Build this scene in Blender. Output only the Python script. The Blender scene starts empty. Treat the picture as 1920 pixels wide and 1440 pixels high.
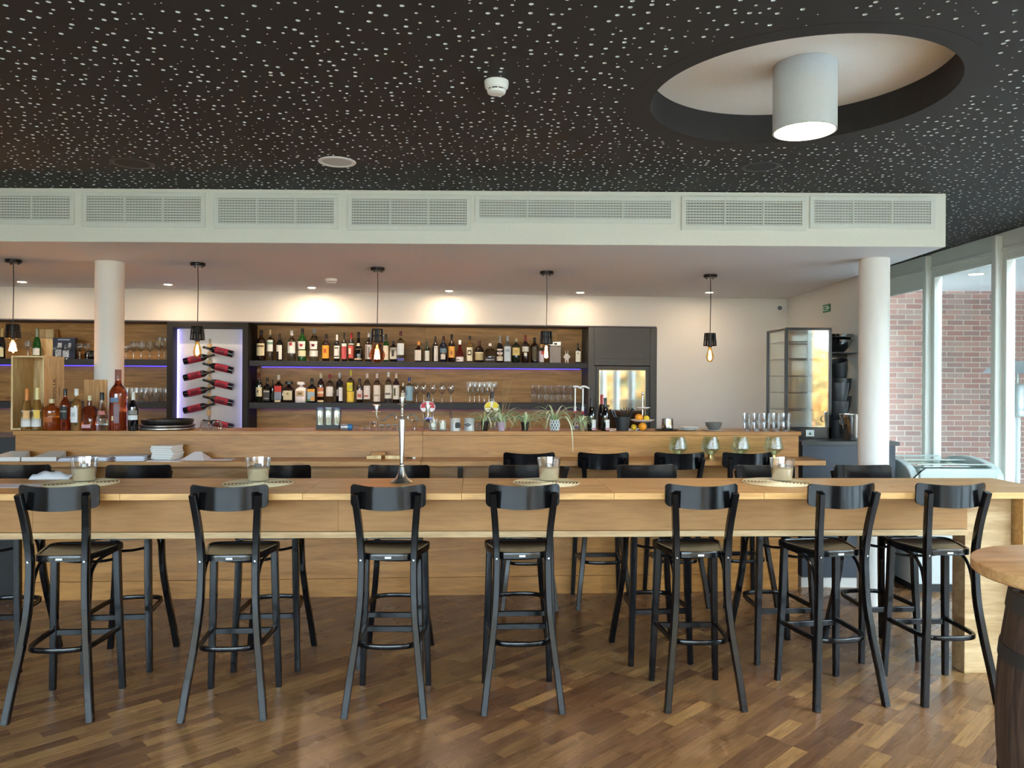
import bpy, bmesh, math, random
from mathutils import Vector, Matrix, Euler
import numpy as np

random.seed(7)
SC = bpy.context.scene
COL = SC.collection

# ------------------------------------------------------------------ camera
F = 1443.0            # focal length in pixels of the 1920x1440 frame
CX, CY, ROLL, EYE = 960.0, 712.0, 0.006, 1.70
cam_d = bpy.data.cameras.new('camera')
cam_d.sensor_width = 36.0
cam_d.lens = F / 1920.0 * 36.0
cam_d.shift_y = (CY - 720.0) / 1920.0
cam_d.clip_end = 200
cam = bpy.data.objects.new('camera', cam_d)
cam.matrix_world = Matrix.Translation((0, 0, EYE)) @ Matrix.Rotation(math.pi/2, 4, 'X') @ Matrix.Rotation(ROLL, 4, 'Z')
COL.objects.link(cam)
SC.camera = cam

# ------------------------------------------------------------------ light, exposure
SC.view_settings.view_transform = 'Standard'
SC.view_settings.look = 'None'
SC.view_settings.gamma = 1.0
SC.view_settings.use_curve_mapping = False
SC.view_settings.exposure = 1.15
SC.cycles.use_denoising = True
SC.cycles.max_bounces = 8
SC.cycles.diffuse_bounces = 4
SC.cycles.glossy_bounces = 4
SC.cycles.transmission_bounces = 8
SC.cycles.transparent_max_bounces = 28
SC.cycles.sample_clamp_indirect = 6.0
SC.cycles.caustics_reflective = False
SC.cycles.caustics_refractive = False

world = bpy.data.worlds.new('world')
SC.world = world
world.use_nodes = True
wn, wl = world.node_tree.nodes, world.node_tree.links
wn.clear()
w_out = wn.new('ShaderNodeOutputWorld')
w_bg = wn.new('ShaderNodeBackground')
w_bg.inputs['Color'].default_value = (0.80, 0.95, 1.16, 1)
w_bg.inputs['Strength'].default_value = 16.0
wl.new(w_bg.outputs[0], w_out.inputs[0])

def portal(name, loc, rot, sx, sy):
    l = bpy.data.lights.new(name, 'AREA')
    l.shape = 'RECTANGLE'; l.size = sx; l.size_y = sy
    l.cycles.is_portal = True
    o = bpy.data.objects.new(name, l)
    o.location = loc; o.rotation_euler = rot
    COL.objects.link(o)
portal('daylight_portal_rear', (-1.2, -3.95, 1.5), (math.pi/2, 0, 0), 11.0, 2.8)
portal('daylight_portal_side', (4.24, 2.6, 1.5), (math.pi/2, 0, math.pi/2), 13.0, 2.8)

# ------------------------------------------------------------------ pixel helpers
def uv(x, y):
    dx, dy = x - CX, y - CY
    return dx*math.cos(ROLL) + dy*math.sin(ROLL), -dx*math.sin(ROLL) + dy*math.cos(ROLL)
def at_d(x, y, d):
    u, v = uv(x, y)
    return Vector((u/F*d, d, EYE - v/F*d))
def at_z(x, y, z):
    u, v = uv(x, y)
    return at_d(x, y, (EYE - z)*F/v)
def on_line(x, y, d0, s):
    u, v = uv(x, y)
    d = d0/(1 - s*u/F)
    return Vector((u/F*d, d, EYE - v/F*d))

# ------------------------------------------------------------------ materials
def lin(c):
    if isinstance(c, str):
        c = c.lstrip('#'); c = [int(c[i:i+2], 16)/255 for i in (0, 2, 4)]
    return tuple((v/12.92 if v <= .04045 else ((v+.055)/1.055)**2.4) for v in c) + (1,)
MATS = {}
def new_mat(name):
    m = bpy.data.materials.new(name); m.use_nodes = True
    n, l = m.node_tree.nodes, m.node_tree.links
    return m, n, l, n['Principled BSDF']
def paint(c, rough=.5, metal=0.0, bump=0.0, coat=0.0, bscale=60):
    key = ('p', c, rough, metal, bump, coat)
    if key in MATS: return MATS[key]
    m, n, l, b = new_mat('paint_%s' % str(c).strip('#'))
    b.inputs['Base Color'].default_value = lin(c)
    b.inputs['Roughness'].default_value = rough
    b.inputs['Metallic'].default_value = metal
    b.inputs['Coat Weight'].default_value = coat
    t = n.new('ShaderNodeTexCoord'); nz = n.new('ShaderNodeTexNoise')
    nz.inputs['Scale'].default_value = bscale; nz.inputs['Detail'].default_value = 3
    l.new(t.outputs['Object'], nz.inputs['Vector'])
    mx = n.new('ShaderNodeMixRGB'); mx.blend_type = 'MULTIPLY'; mx.inputs[0].default_value = .10
    mx.inputs[1].default_value = lin(c); l.new(nz.outputs['Fac'], mx.inputs[2]); l.new(mx.outputs[0], b.inputs['Base Color'])
    if bump:
        bp = n.new('ShaderNodeBump'); bp.inputs['Strength'].default_value = bump; bp.inputs['Distance'].default_value = .003
        l.new(nz.outputs['Fac'], bp.inputs['Height']); l.new(bp.outputs[0], b.inputs['Normal'])
    MATS[key] = m
    return m
def emit(c, s):
    key = ('e', c, s)
    if key in MATS: return MATS[key]
    m, n, l, b = new_mat('glow_%s' % str(c).strip('#'))
    b.inputs['Base Color'].default_value = lin(c)
    b.inputs['Emission Color'].default_value = lin(c)
    b.inputs['Emission Strength'].default_value = s
    MATS[key] = m
    return m
def solid_glass(c, trans=1.0, rough=.03):
    key = ('g', c, trans)
    if key in MATS: return MATS[key]
    m, n, l, b = new_mat('bottle_glass_%s' % str(c).strip('#'))
    b.inputs['Base Color'].default_value = lin(c)
    b.inputs['Roughness'].default_value = rough
    b.inputs['Transmission Weight'].default_value = trans
    b.inputs['IOR'].default_value = 1.45
    MATS[key] = m
    return m
def thin_glass(c='#ffffff', edge=.75, base=.06, bumpy=0.0):
    key = ('t', c, edge, base, bumpy)
    if key in MATS: return MATS[key]
    m, n, l, b = new_mat('thin_glass_%s' % str(c).strip('#'))
    out = n['Material Output']; n.remove(b)
    tr = n.new('ShaderNodeBsdfTransparent'); tr.inputs[0].default_value = lin(c)
    gl = n.new('ShaderNodeBsdfGlossy'); gl.inputs['Roughness'].default_value = .03; gl.inputs[0].default_value = (1, 1, 1, 1)
    lw = n.new('ShaderNodeLayerWeight'); lw.inputs['Blend'].default_value = .35
    mr = n.new('ShaderNodeMapRange'); mr.inputs['To Min'].default_value = base; mr.inputs['To Max'].default_value = edge
    l.new(lw.outputs['Facing'], mr.inputs['Value'])
    mx = n.new('ShaderNodeMixShader')
    l.new(mr.outputs[0], mx.inputs[0]); l.new(tr.outputs[0], mx.inputs[1]); l.new(gl.outputs[0], mx.inputs[2]); l.new(mx.outputs[0], out.inputs[0])
    if bumpy:
        t = n.new('ShaderNodeTexCoord'); vo = n.new('ShaderNodeTexVoronoi'); vo.inputs['Scale'].default_value = 110
        l.new(t.outputs['Object'], vo.inputs['Vector'])
        bp = n.new('ShaderNodeBump'); bp.inputs['Strength'].default_value = bumpy; bp.inputs['Distance'].default_value = .004
        l.new(vo.outputs['Distance'], bp.inputs['Height']); l.new(bp.outputs[0], gl.inputs['Normal']); l.new(bp.outputs[0], lw.inputs['Normal'])
    MATS[key] = m
    return m
def wood(name, dark, light, rough=.45, sc=1.0, axis='X', knots=True, coat=0.0, vary=.0):
    if name in MATS: return MATS[name]
    m, n, l, b = new_mat(name)
    t = n.new('ShaderNodeTexCoord'); oi = n.new('ShaderNodeObjectInfo')
    add = n.new('ShaderNodeVectorMath'); add.operation = 'ADD'
    mul = n.new('ShaderNodeMath'); mul.operation = 'MULTIPLY'; mul.inputs[1].default_value = 37.0
    l.new(oi.outputs['Random'], mul.inputs[0]); l.new(t.outputs['Object'], add.inputs[0]); l.new(mul.outputs[0], add.inputs[1])
    mp = n.new('ShaderNodeMapping')
    s = {'X': (1.1, 11, 11), 'Y': (11, 1.1, 11), 'Z': (11, 11, 1.1)}[axis]
    mp.inputs['Scale'].default_value = [v*sc for v in s]
    l.new(add.outputs[0], mp.inputs['Vector'])
    n1 = n.new('ShaderNodeTexNoise'); n1.inputs['Scale'].default_value = 1.6; n1.inputs['Detail'].default_value = 7; n1.inputs['Distortion'].default_value = .9
    n2 = n.new('ShaderNodeTexNoise'); n2.inputs['Scale'].default_value = 9; n2.inputs['Detail'].default_value = 4
    l.new(mp.outputs[0], n1.inputs['Vector']); l.new(mp.outputs[0], n2.inputs['Vector'])
    r1 = n.new('ShaderNodeValToRGB')
    r1.color_ramp.elements[0].position = .28; r1.color_ramp.elements[0].color = lin(dark)
    r1.color_ramp.elements[1].position = .62; r1.color_ramp.elements[1].color = lin(light)
    l.new(n1.outputs['Fac'], r1.inputs[0])
    mx = n.new('ShaderNodeMixRGB'); mx.blend_type = 'MULTIPLY'; mx.inputs[0].default_value = .35
    l.new(r1.outputs[0], mx.inputs[1])
    r2 = n.new('ShaderNodeValToRGB'); r2.color_ramp.elements[0].position = .35; r2.color_ramp.elements[0].color = (.55, .5, .45, 1); r2.color_ramp.elements[1].position = .6
    l.new(n2.outputs['Fac'], r2.inputs[0]); l.new(r2.outputs[0], mx.inputs[2])
    col = mx.outputs[0]
    if knots:
        vo = n.new('ShaderNodeTexVoronoi'); vo.inputs['Scale'].default_value = 1.0
        mk = n.new('ShaderNodeMapping'); mk.inputs['Scale'].default_value = {'X': (1.3, 4, 4), 'Y': (4, 1.3, 4), 'Z': (4, 4, 1.3)}[axis]
        l.new(add.outputs[0], mk.inputs['Vector']); l.new(mk.outputs[0], vo.inputs['Vector'])
        rk = n.new('ShaderNodeValToRGB'); rk.color_ramp.elements[0].position = .03; rk.color_ramp.elements[0].color = (.35, .24, .15, 1)
        rk.color_ramp.elements[1].position = .09; rk.color_ramp.elements[1].color = (1, 1, 1, 1)
        l.new(vo.outputs['Distance'], rk.inputs[0])
        m2 = n.new('ShaderNodeMixRGB'); m2.blend_type = 'MULTIPLY'; m2.inputs[0].default_value = .8
        l.new(col, m2.inputs[1]); l.new(rk.outputs[0], m2.inputs[2]); col = m2.outputs[0]
    if vary:
        hs = n.new('ShaderNodeHueSaturation'); mr = n.new('ShaderNodeMapRange')
        mr.inputs['To Min'].default_value = 1-vary; mr.inputs['To Max'].default_value = 1+vary
        l.new(oi.outputs['Random'], mr.inputs[0]); l.new(mr.outputs[0], hs.inputs['Value']); l.new(col, hs.inputs['Color']); col = hs.outputs[0]
    l.new(col, b.inputs['Base Color'])
    b.inputs['Roughness'].default_value = rough
    b.inputs['Coat Weight'].default_value = coat; b.inputs['Coat Roughness'].default_value = .15
    bp = n.new('ShaderNodeBump'); bp.inputs['Strength'].default_value = .12; bp.inputs['Distance'].default_value = .002
    l.new(n2.outputs['Fac'], bp.inputs['Height']); l.new(bp.outputs[0], b.inputs['Normal'])
    MATS[name] = m
    return m
def parquet_mat():
    m, n, l, b = new_mat('parquet')
    g = n.new('ShaderNodeNewGeometry'); oi = n.new('ShaderNodeObjectInfo')
    ad = n.new('ShaderNodeMath'); ad.operation = 'ADD'; fr = n.new('ShaderNodeMath'); fr.operation = 'FRACT'
    l.new(g.outputs['Random Per Island'], ad.inputs[0]); l.new(oi.outputs['Random'], ad.inputs[1]); l.new(ad.outputs[0], fr.inputs[0])
    ramp = n.new('ShaderNodeValToRGB'); e = ramp.color_ramp.elements
    e[0].position = 0; e[0].color = lin('#6b4a33'); e[1].position = 1; e[1].color = lin('#ad8150')
    for p, c in ((.2, '#79553a'), (.5, '#86613f'), (.8, '#936b45'), (.93, '#9b744a')):
        x = e.new(p); x.color = lin(c)
    l.new(fr.outputs[0], ramp.inputs[0])
    rot = n.new('ShaderNodeMapping'); rot.inputs['Rotation'].default_value = (0, 0, -math.pi/4)
    sc = n.new('ShaderNodeMapping'); sc.inputs['Scale'].default_value = (2.0, 22, 1)
    off = n.new('ShaderNodeVectorMath'); off.operation = 'ADD'
    ml = n.new('ShaderNodeMath'); ml.operation = 'MULTIPLY'; ml.inputs[1].default_value = 91
    l.new(fr.outputs[0], ml.inputs[0])
    l.new(g.outputs['Position'], rot.inputs['Vector']); l.new(rot.outputs[0], off.inputs[0]); l.new(ml.outputs[0], off.inputs[1]); l.new(off.outputs[0], sc.inputs['Vector'])
    n1 = n.new('ShaderNodeTexNoise'); n1.inputs['Scale'].default_value = 1.7; n1.inputs['Detail'].default_value = 6; n1.inputs['Distortion'].default_value = 1.6
    l.new(sc.outputs[0], n1.inputs['Vector'])
    rr = n.new('ShaderNodeValToRGB'); rr.color_ramp.elements[0].position = .33; rr.color_ramp.elements[0].color = (.5, .47, .44, 1); rr.color_ramp.elements[1].position = .62; rr.color_ramp.elements[1].color = (1.1, 1.1, 1.1, 1)
    l.new(n1.outputs['Fac'], rr.inputs[0])
    mx = n.new('ShaderNodeMixRGB'); mx.blend_type = 'MULTIPLY'; mx.inputs[0].default_value = .75
    l.new(ramp.outputs[0], mx.inputs[1]); l.new(rr.outputs[0], mx.inputs[2]); l.new(mx.outputs[0], b.inputs['Base Color'])
    b.inputs['Roughness'].default_value = .30
    nb = n.new('ShaderNodeTexNoise'); nb.inputs['Scale'].default_value = 3.0; nb.inputs['Detail'].default_value = 5
    l.new(g.outputs['Position'], nb.inputs['Vector'])
    mr = n.new('ShaderNodeMapRange'); mr.inputs['To Min'].default_value = .24; mr.inputs['To Max'].default_value = .31
    l.new(nb.outputs['Fac'], mr.inputs[0]); l.new(mr.outputs[0], b.inputs['Roughness'])
    bp = n.new('ShaderNodeBump'); bp.inputs['Strength'].default_value = .08; bp.inputs['Distance'].default_value = .002
    l.new(n1.outputs['Fac'], bp.inputs['Height']); l.new(bp.outputs[0], b.inputs['Normal'])
    return m

M_WALL = paint('#e4e1da', .85, bump=.25, bscale=90)
M_WALLG = paint('#dfe0da', .85, bump=.25, bscale=90)
M_SOFF = paint('#dcdfe4', .8, bump=.1)
M_FASC = paint('#dfdfd3', .6)
M_GRILL = paint('#d6d9d0', .5)
M_COLUMN = paint('#e3e0da', .8, bump=.5, bscale=140)
M_CEIL = paint('#23201e', .75, bump=.1)
M_HOLE = paint('#e6ebe6', .7)
M_BLACK = paint('#0b0b0c', .30)
M_CHAIR = None
M_DARK = paint('#17181a', .5)
M_METAL = paint('#c9c9c6', .18, 1.0)
M_STEEL = paint('#bdbfc0', .12, 1.0)
M_FRAME = paint('#dedfd6', .45)
M_SHELF = paint('#1b1c1d', .55)
M_GREY = paint('#4a4b49', .55)
M_OAK = wood('oak_table', '#b68448', '#d6a766', .48, coat=.05)
M_OAKBAR = wood('oak_bar', '#986428', '#bb8442', .42, coat=.12)
M_OAKPANEL = wood('oak_back_panel', '#946830', '#be8c4a', .5)
M_MDF = wood('mdf_apron', '#9c7040', '#a27645', .65, .6, knots=False)
M_PLY = wood('ply_edge', '#a58458', '#c4a67c', .6, knots=False)
M_CRATE = wood('pine_crate', '#cda76c', '#f0d6a4', .6, 1.6, axis='Z')
M_BARREL = wood('barrel_stave', '#2f231c', '#5a4437', .6, 2.0, axis='Z', knots=False, vary=.2)
M_BARTOP = wood('barrel_top', '#b98650', '#d8aa74', .4, coat=.2)
M_PANE = thin_glass('#f0f6f4', .30, .05)
M_THIN = thin_glass('#f6f8f8', .8, .05)

def chair_mat():
    m, n, l, b = new_mat('black_lacquer')
    b.inputs['Base Color'].default_value = lin('#0a0a0c')
    b.inputs['Roughness'].default_value = .22
    b.inputs['Specular IOR Level'].default_value = .32
    t = n.new('ShaderNodeTexCoord'); z = n.new('ShaderNodeTexNoise'); z.inputs['Scale'].default_value = 400
    mr = n.new('ShaderNodeMapRange'); mr.inputs['To Min'].default_value = .16; mr.inputs['To Max'].default_value = .19
    l.new(t.outputs['Object'], z.inputs['Vector']); l.new(z.outputs['Fac'], mr.inputs[0]); l.new(mr.outputs[0], b.inputs['Roughness'])
    return m
M_CHAIR = chair_mat()
M_SEAT = paint('#1d1814', .28, coat=.3)
M_PARQ = parquet_mat()

# ------------------------------------------------------------------ mesh builder
class MB:
    def __init__(s): s.v = []; s.f = []
    def add(s, vs, fs):
        o = len(s.v); s.v += [tuple(p) for p in vs]; s.f += [tuple(i+o for i in f) for f in fs]; return s
    def box(s, x0, x1, y0, y1, z0, z1, M=None):
        vs = [Vector(p) for p in ((x0,y0,z0),(x1,y0,z0),(x1,y1,z0),(x0,y1,z0),(x0,y0,z1),(x1,y0,z1),(x1,y1,z1),(x0,y1,z1))]
        if M is not None: vs = [M @ p for p in vs]
        return s.add(vs, [(0,3,2,1),(4,5,6,7),(0,1,5,4),(1,2,6,5),(2,3,7,6),(3,0,4,7)])
    def quad(s, a, b, c, d): return s.add([a, b, c, d], [(0,1,2,3)])
    def lathe(s, prof, n=24, c=(0,0,0), ex=None, M=None):
        vs = []; fs = []; rows = []
        for i, (r, z) in enumerate(prof):
            e = 2.0 if ex is None else (ex[i] if isinstance(ex, (list, tuple)) else ex)
            if r < 1e-6:
                rows.append([len(vs)]); vs.append(Vector((c[0], c[1], c[2]+z)))
            else:
                row = []
                for k in range(n):
                    t = 2*math.pi*(k+.5)/n
                    row.append(len(vs)); q = sup(t, r, e); vs.append(Vector((c[0]+q[0], c[1]+q[1], c[2]+z)))
                rows.append(row)
        for a, b in zip(rows[:-1], rows[1:]):
            for k in range(n):
                k2 = (k+1) % n
                if len(a) == 1 and len(b) == 1: break
                if len(a) == 1: fs.append((a[0], b[k2], b[k]))
                elif len(b) == 1: fs.append((a[k], a[k2], b[0]))
                else: fs.append((a[k], a[k2], b[k2], b[k]))
        if M is not None: vs = [M @ p for p in vs]
        return s.add(vs, fs)
    def tube(s, pts, r, n=8, close=False):
        pts = [Vector(p) for p in pts]; N = len(pts)
        rs = r if isinstance(r, (list, tuple)) else [r]*N
        vs = []; fs = []; up = None
        for i, p in enumerate(pts):
            if close: t = pts[(i+1) % N] - pts[i-1]
            else: t = pts[min(i+1, N-1)] - pts[max(i-1, 0)]
            t.normalize()
            if up is None:
                up = Vector((0,0,1)) if abs(t.z) < .9 else Vector((1,0,0))
            a = t.cross(up); a.normalize(); b = a.cross(t); b.normalize(); up = b
            for k in range(n):
                q = 2*math.pi*k/n
                vs.append(p + a*math.cos(q)*rs[i] + b*math.sin(q)*rs[i])
        for i in range(N if close else N-1):
            j = (i+1) % N
            for k in range(n):
                k2 = (k+1) % n
                fs.append((i*n+k, i*n+k2, j*n+k2, j*n+k))
        if not close:
            fs.append(tuple(range(n))[::-1]); fs.append(tuple((N-1)*n+k for k in range(n)))
        return s.add(vs, fs)
    def sweep(s, pts, w, h, side, close=False):
        """rectangular section: w along 'side' direction(s), h along the remaining normal"""
        pts = [Vector(p) for p in pts]; N = len(pts); vs = []; fs = []
        ws = w if isinstance(w, (list, tuple)) else [w]*N
        hs = h if isinstance(h, (list, tuple)) else [h]*N
        for i, p in enumerate(pts):
            t = (pts[min(i+1, N-1)] - pts[max(i-1, 0)]).normalized()
            sd = Vector(side); sd = (sd - t*sd.dot(t)).normalized(); nn = t.cross(sd)
            a, b = sd*ws[i]/2, nn*hs[i]/2; c = .22
            for (q, e) in ((-1,-1+c),(-1+c,-1),(1-c,-1),(1,-1+c),(1,1-c),(1-c,1),(-1+c,1),(-1,1-c)):
                vs.append(p + a*q + b*e)
        for i in range(N-1):
            for k in range(8):
                k2 = (k+1) % 8
                fs.append((i*8+k, i*8+k2, (i+1)*8+k2, (i+1)*8+k))
        fs.append(tuple(range(8))[::-1]); fs.append(tuple((N-1)*8+k for k in range(8)))
        return s.add(vs, fs)
    def prism(s, out, a0, a1, plane='XY'):
        f = {'XY': lambda p, q, r: (p, q, r), 'XZ': lambda p, q, r: (p, r, q), 'YZ': lambda p, q, r: (r, p, q)}[plane]
        n = len(out); vs = [f(p[0], p[1], a0) for p in out] + [f(p[0], p[1], a1) for p in out]
        fs = [tuple(range(n))[::-1], tuple(range(n, 2*n))] + [(i, (i+1) % n, n+(i+1) % n, n+i) for i in range(n)]
        return s.add(vs, fs)
    def build(s, name, mat, parent=None, smooth=False, bevel=0, kind=None, label=None, segs=2):
        me = bpy.data.meshes.new(name)
        me.from_pydata(s.v, [], s.f); me.validate()
        bm = bmesh.new(); bm.from_mesh(me); bmesh.ops.recalc_face_normals(bm, faces=bm.faces); bm.to_mesh(me); bm.free()
        if smooth:
            me.shade_smooth(); me.set_sharp_from_angle(angle=math.radians(42))
        me.materials.append(mat)
        o = bpy.data.objects.new(name, me); COL.objects.link(o)
        if parent is not None: o.parent = parent
        if bevel:
            md = o.modifiers.new('edge', 'BEVEL'); md.width = bevel; md.segments = segs; md.limit_method = 'ANGLE'
        if kind: o['kind'] = kind
        if label: o['label'] = label
        return o
def sup(t, r, e):
    c, q = math.cos(t), math.sin(t)
    if e <= 2.01: return (r*c, r*q)
    k = (abs(c)**e + abs(q)**e)**(-1/e)
    return (r*c*k, r*q*k)
def box(*a, **k): return MB().box(*a, **k)
def thing(name, label, cat, loc=(0,0,0), rz=0.0, group=None):
    o = bpy.data.objects.new(name, None); o.empty_display_size = .05
    COL.objects.link(o); o.location = loc; o.rotation_euler = (0, 0, rz)
    o['label'] = label; o['category'] = cat
    if group: o['group'] = group
    return o
def tag(o, label, cat, group=None, loc=None, rz=None):
    o['label'] = label; o['category'] = cat
    if group: o['group'] = group
    if loc is not None: o.location = loc
    if rz is not None: o.rotation_euler = (0, 0, rz)
    return o
def dup(root, loc, rz, label):
    r = root.copy(); COL.objects.link(r); r.location = loc; r.rotation_euler = (0, 0, rz); r['label'] = label
    for ch in list(root.children):
        c = ch.copy(); COL.objects.link(c); c.parent = r
        for g in list(ch.children):
            d = g.copy(); COL.objects.link(d); d.parent = c
    return r
def text_mesh(txt, size, mat, parent, M, depth=.0006, name='lettering'):
    cu = bpy.data.curves.new(name, 'FONT'); cu.body = txt; cu.size = size; cu.extrude = depth; cu.align_x = 'CENTER'; cu.align_y = 'CENTER'
    o = bpy.data.objects.new(name, cu); COL.objects.link(o)
    dg = bpy.context.evaluated_depsgraph_get(); dg.update()
    me = bpy.data.meshes.new_from_object(o.evaluated_get(dg))
    bpy.data.objects.remove(o); bpy.data.curves.remove(cu)
    me.transform(M); me.materials.clear(); me.materials.append(mat)
    q = bpy.data.objects.new(name, me); COL.objects.link(q); q.parent = parent
    return q
def face_front(x, y, z, rot=0.0):   # text lying in the XZ plane looking towards -Y
    return Matrix.Translation((x, y, z)) @ Matrix.Rotation(math.pi/2, 4, 'X') @ Matrix.Rotation(rot, 4, 'Z')
def bez(pts, n=5):
    """Catmull-Rom through pts"""
    P = [Vector(p) for p in pts]; P = [P[0]*2-P[1]] + P + [P[-1]*2-P[-2]]; out = []
    for i in range(1, len(P)-2):
        for k in range(n):
            t = k/n; a, b, c, d = P[i-1], P[i], P[i+1], P[i+2]
            out.append(.5*((2*b) + (c-a)*t + (2*a-5*b+4*c-d)*t*t + (3*b-a-3*c+d)*t**3))
    out.append(P[-2]); return out
STRUCT = dict(kind='structure')

# ================================================================== SETTING
ZC = 3.0              # black ceiling
ZS = 2.63             # underside of the lowered ceiling over the bar
A_BAR, A_BACK, A_TAB = math.atan(.072), math.atan(.086), math.atan(.05)
XW = 4.26             # window wall

# ---- floor with parquet staves
floor = box(-8, XW+.1, -4.2, 9.6, -.06, -.014).build('floor', paint('#2b2019', .6), **STRUCT)
ca, sa = math.cos(math.pi/4), math.sin(math.pi/4)
PW = .072
plank_me = None
staves = []
row = -95
while row < 95:
    t = -12.0 + random.random()*.4
    while t < 12.0:
        L = random.choice((.25, .30, .36, .42, .48))
        tc, nc = t+L/2, (row+.5)*PW
        X, Y = tc*ca - nc*sa - 1.0, tc*sa + nc*ca + 3.2
        if -7.6 < X < XW-.05 and -3.6 < Y < 8.9 and not (X > 3.05 and Y > 6.6 and X < 3.25):
            staves.append((X, Y, L))
        t += L
    row += 1
def seen(p):
    x, y, L = p
    if y < 3.0: return False
    px = CX + x/y*F; py = CY + EYE/y*F
    return -60 < px < 1980 and py < 1500
near = sorted([p for p in staves if seen(p)], key=lambda p: p[1])[:300]
nearset = set(near)
pl = MB().box(-.5, .5, -PW/2+.0005, PW/2-.0005, -.012, 0)
p0 = pl.build('plank', M_PARQ, floor)
for i, (x, y, L) in enumerate(near):
    o = p0 if i == 0 else p0.copy()
    if i: COL.objects.link(o); o.parent = floor
    o.location = (x, y, random.uniform(-.0003, 0)); o.rotation_euler = (0, 0, math.pi/4); o.scale = (L-.001, 1, 1)
rest = MB()
for (x, y, L) in staves:
    if (x, y, L) in nearset: continue
    M = Matrix.Translation((x, y, 0)) @ Matrix.Rotation(math.pi/4, 4, 'Z')
    h, w = L/2-.0005, PW/2-.0005
    rest.add([M @ Vector(p) for p in ((-h,-w,0),(h,-w,0),(h,w,0),(-h,w,0))], [(0,1,2,3)])
rest.build('planks_beyond', M_PARQ, floor, kind='stuff')

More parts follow.
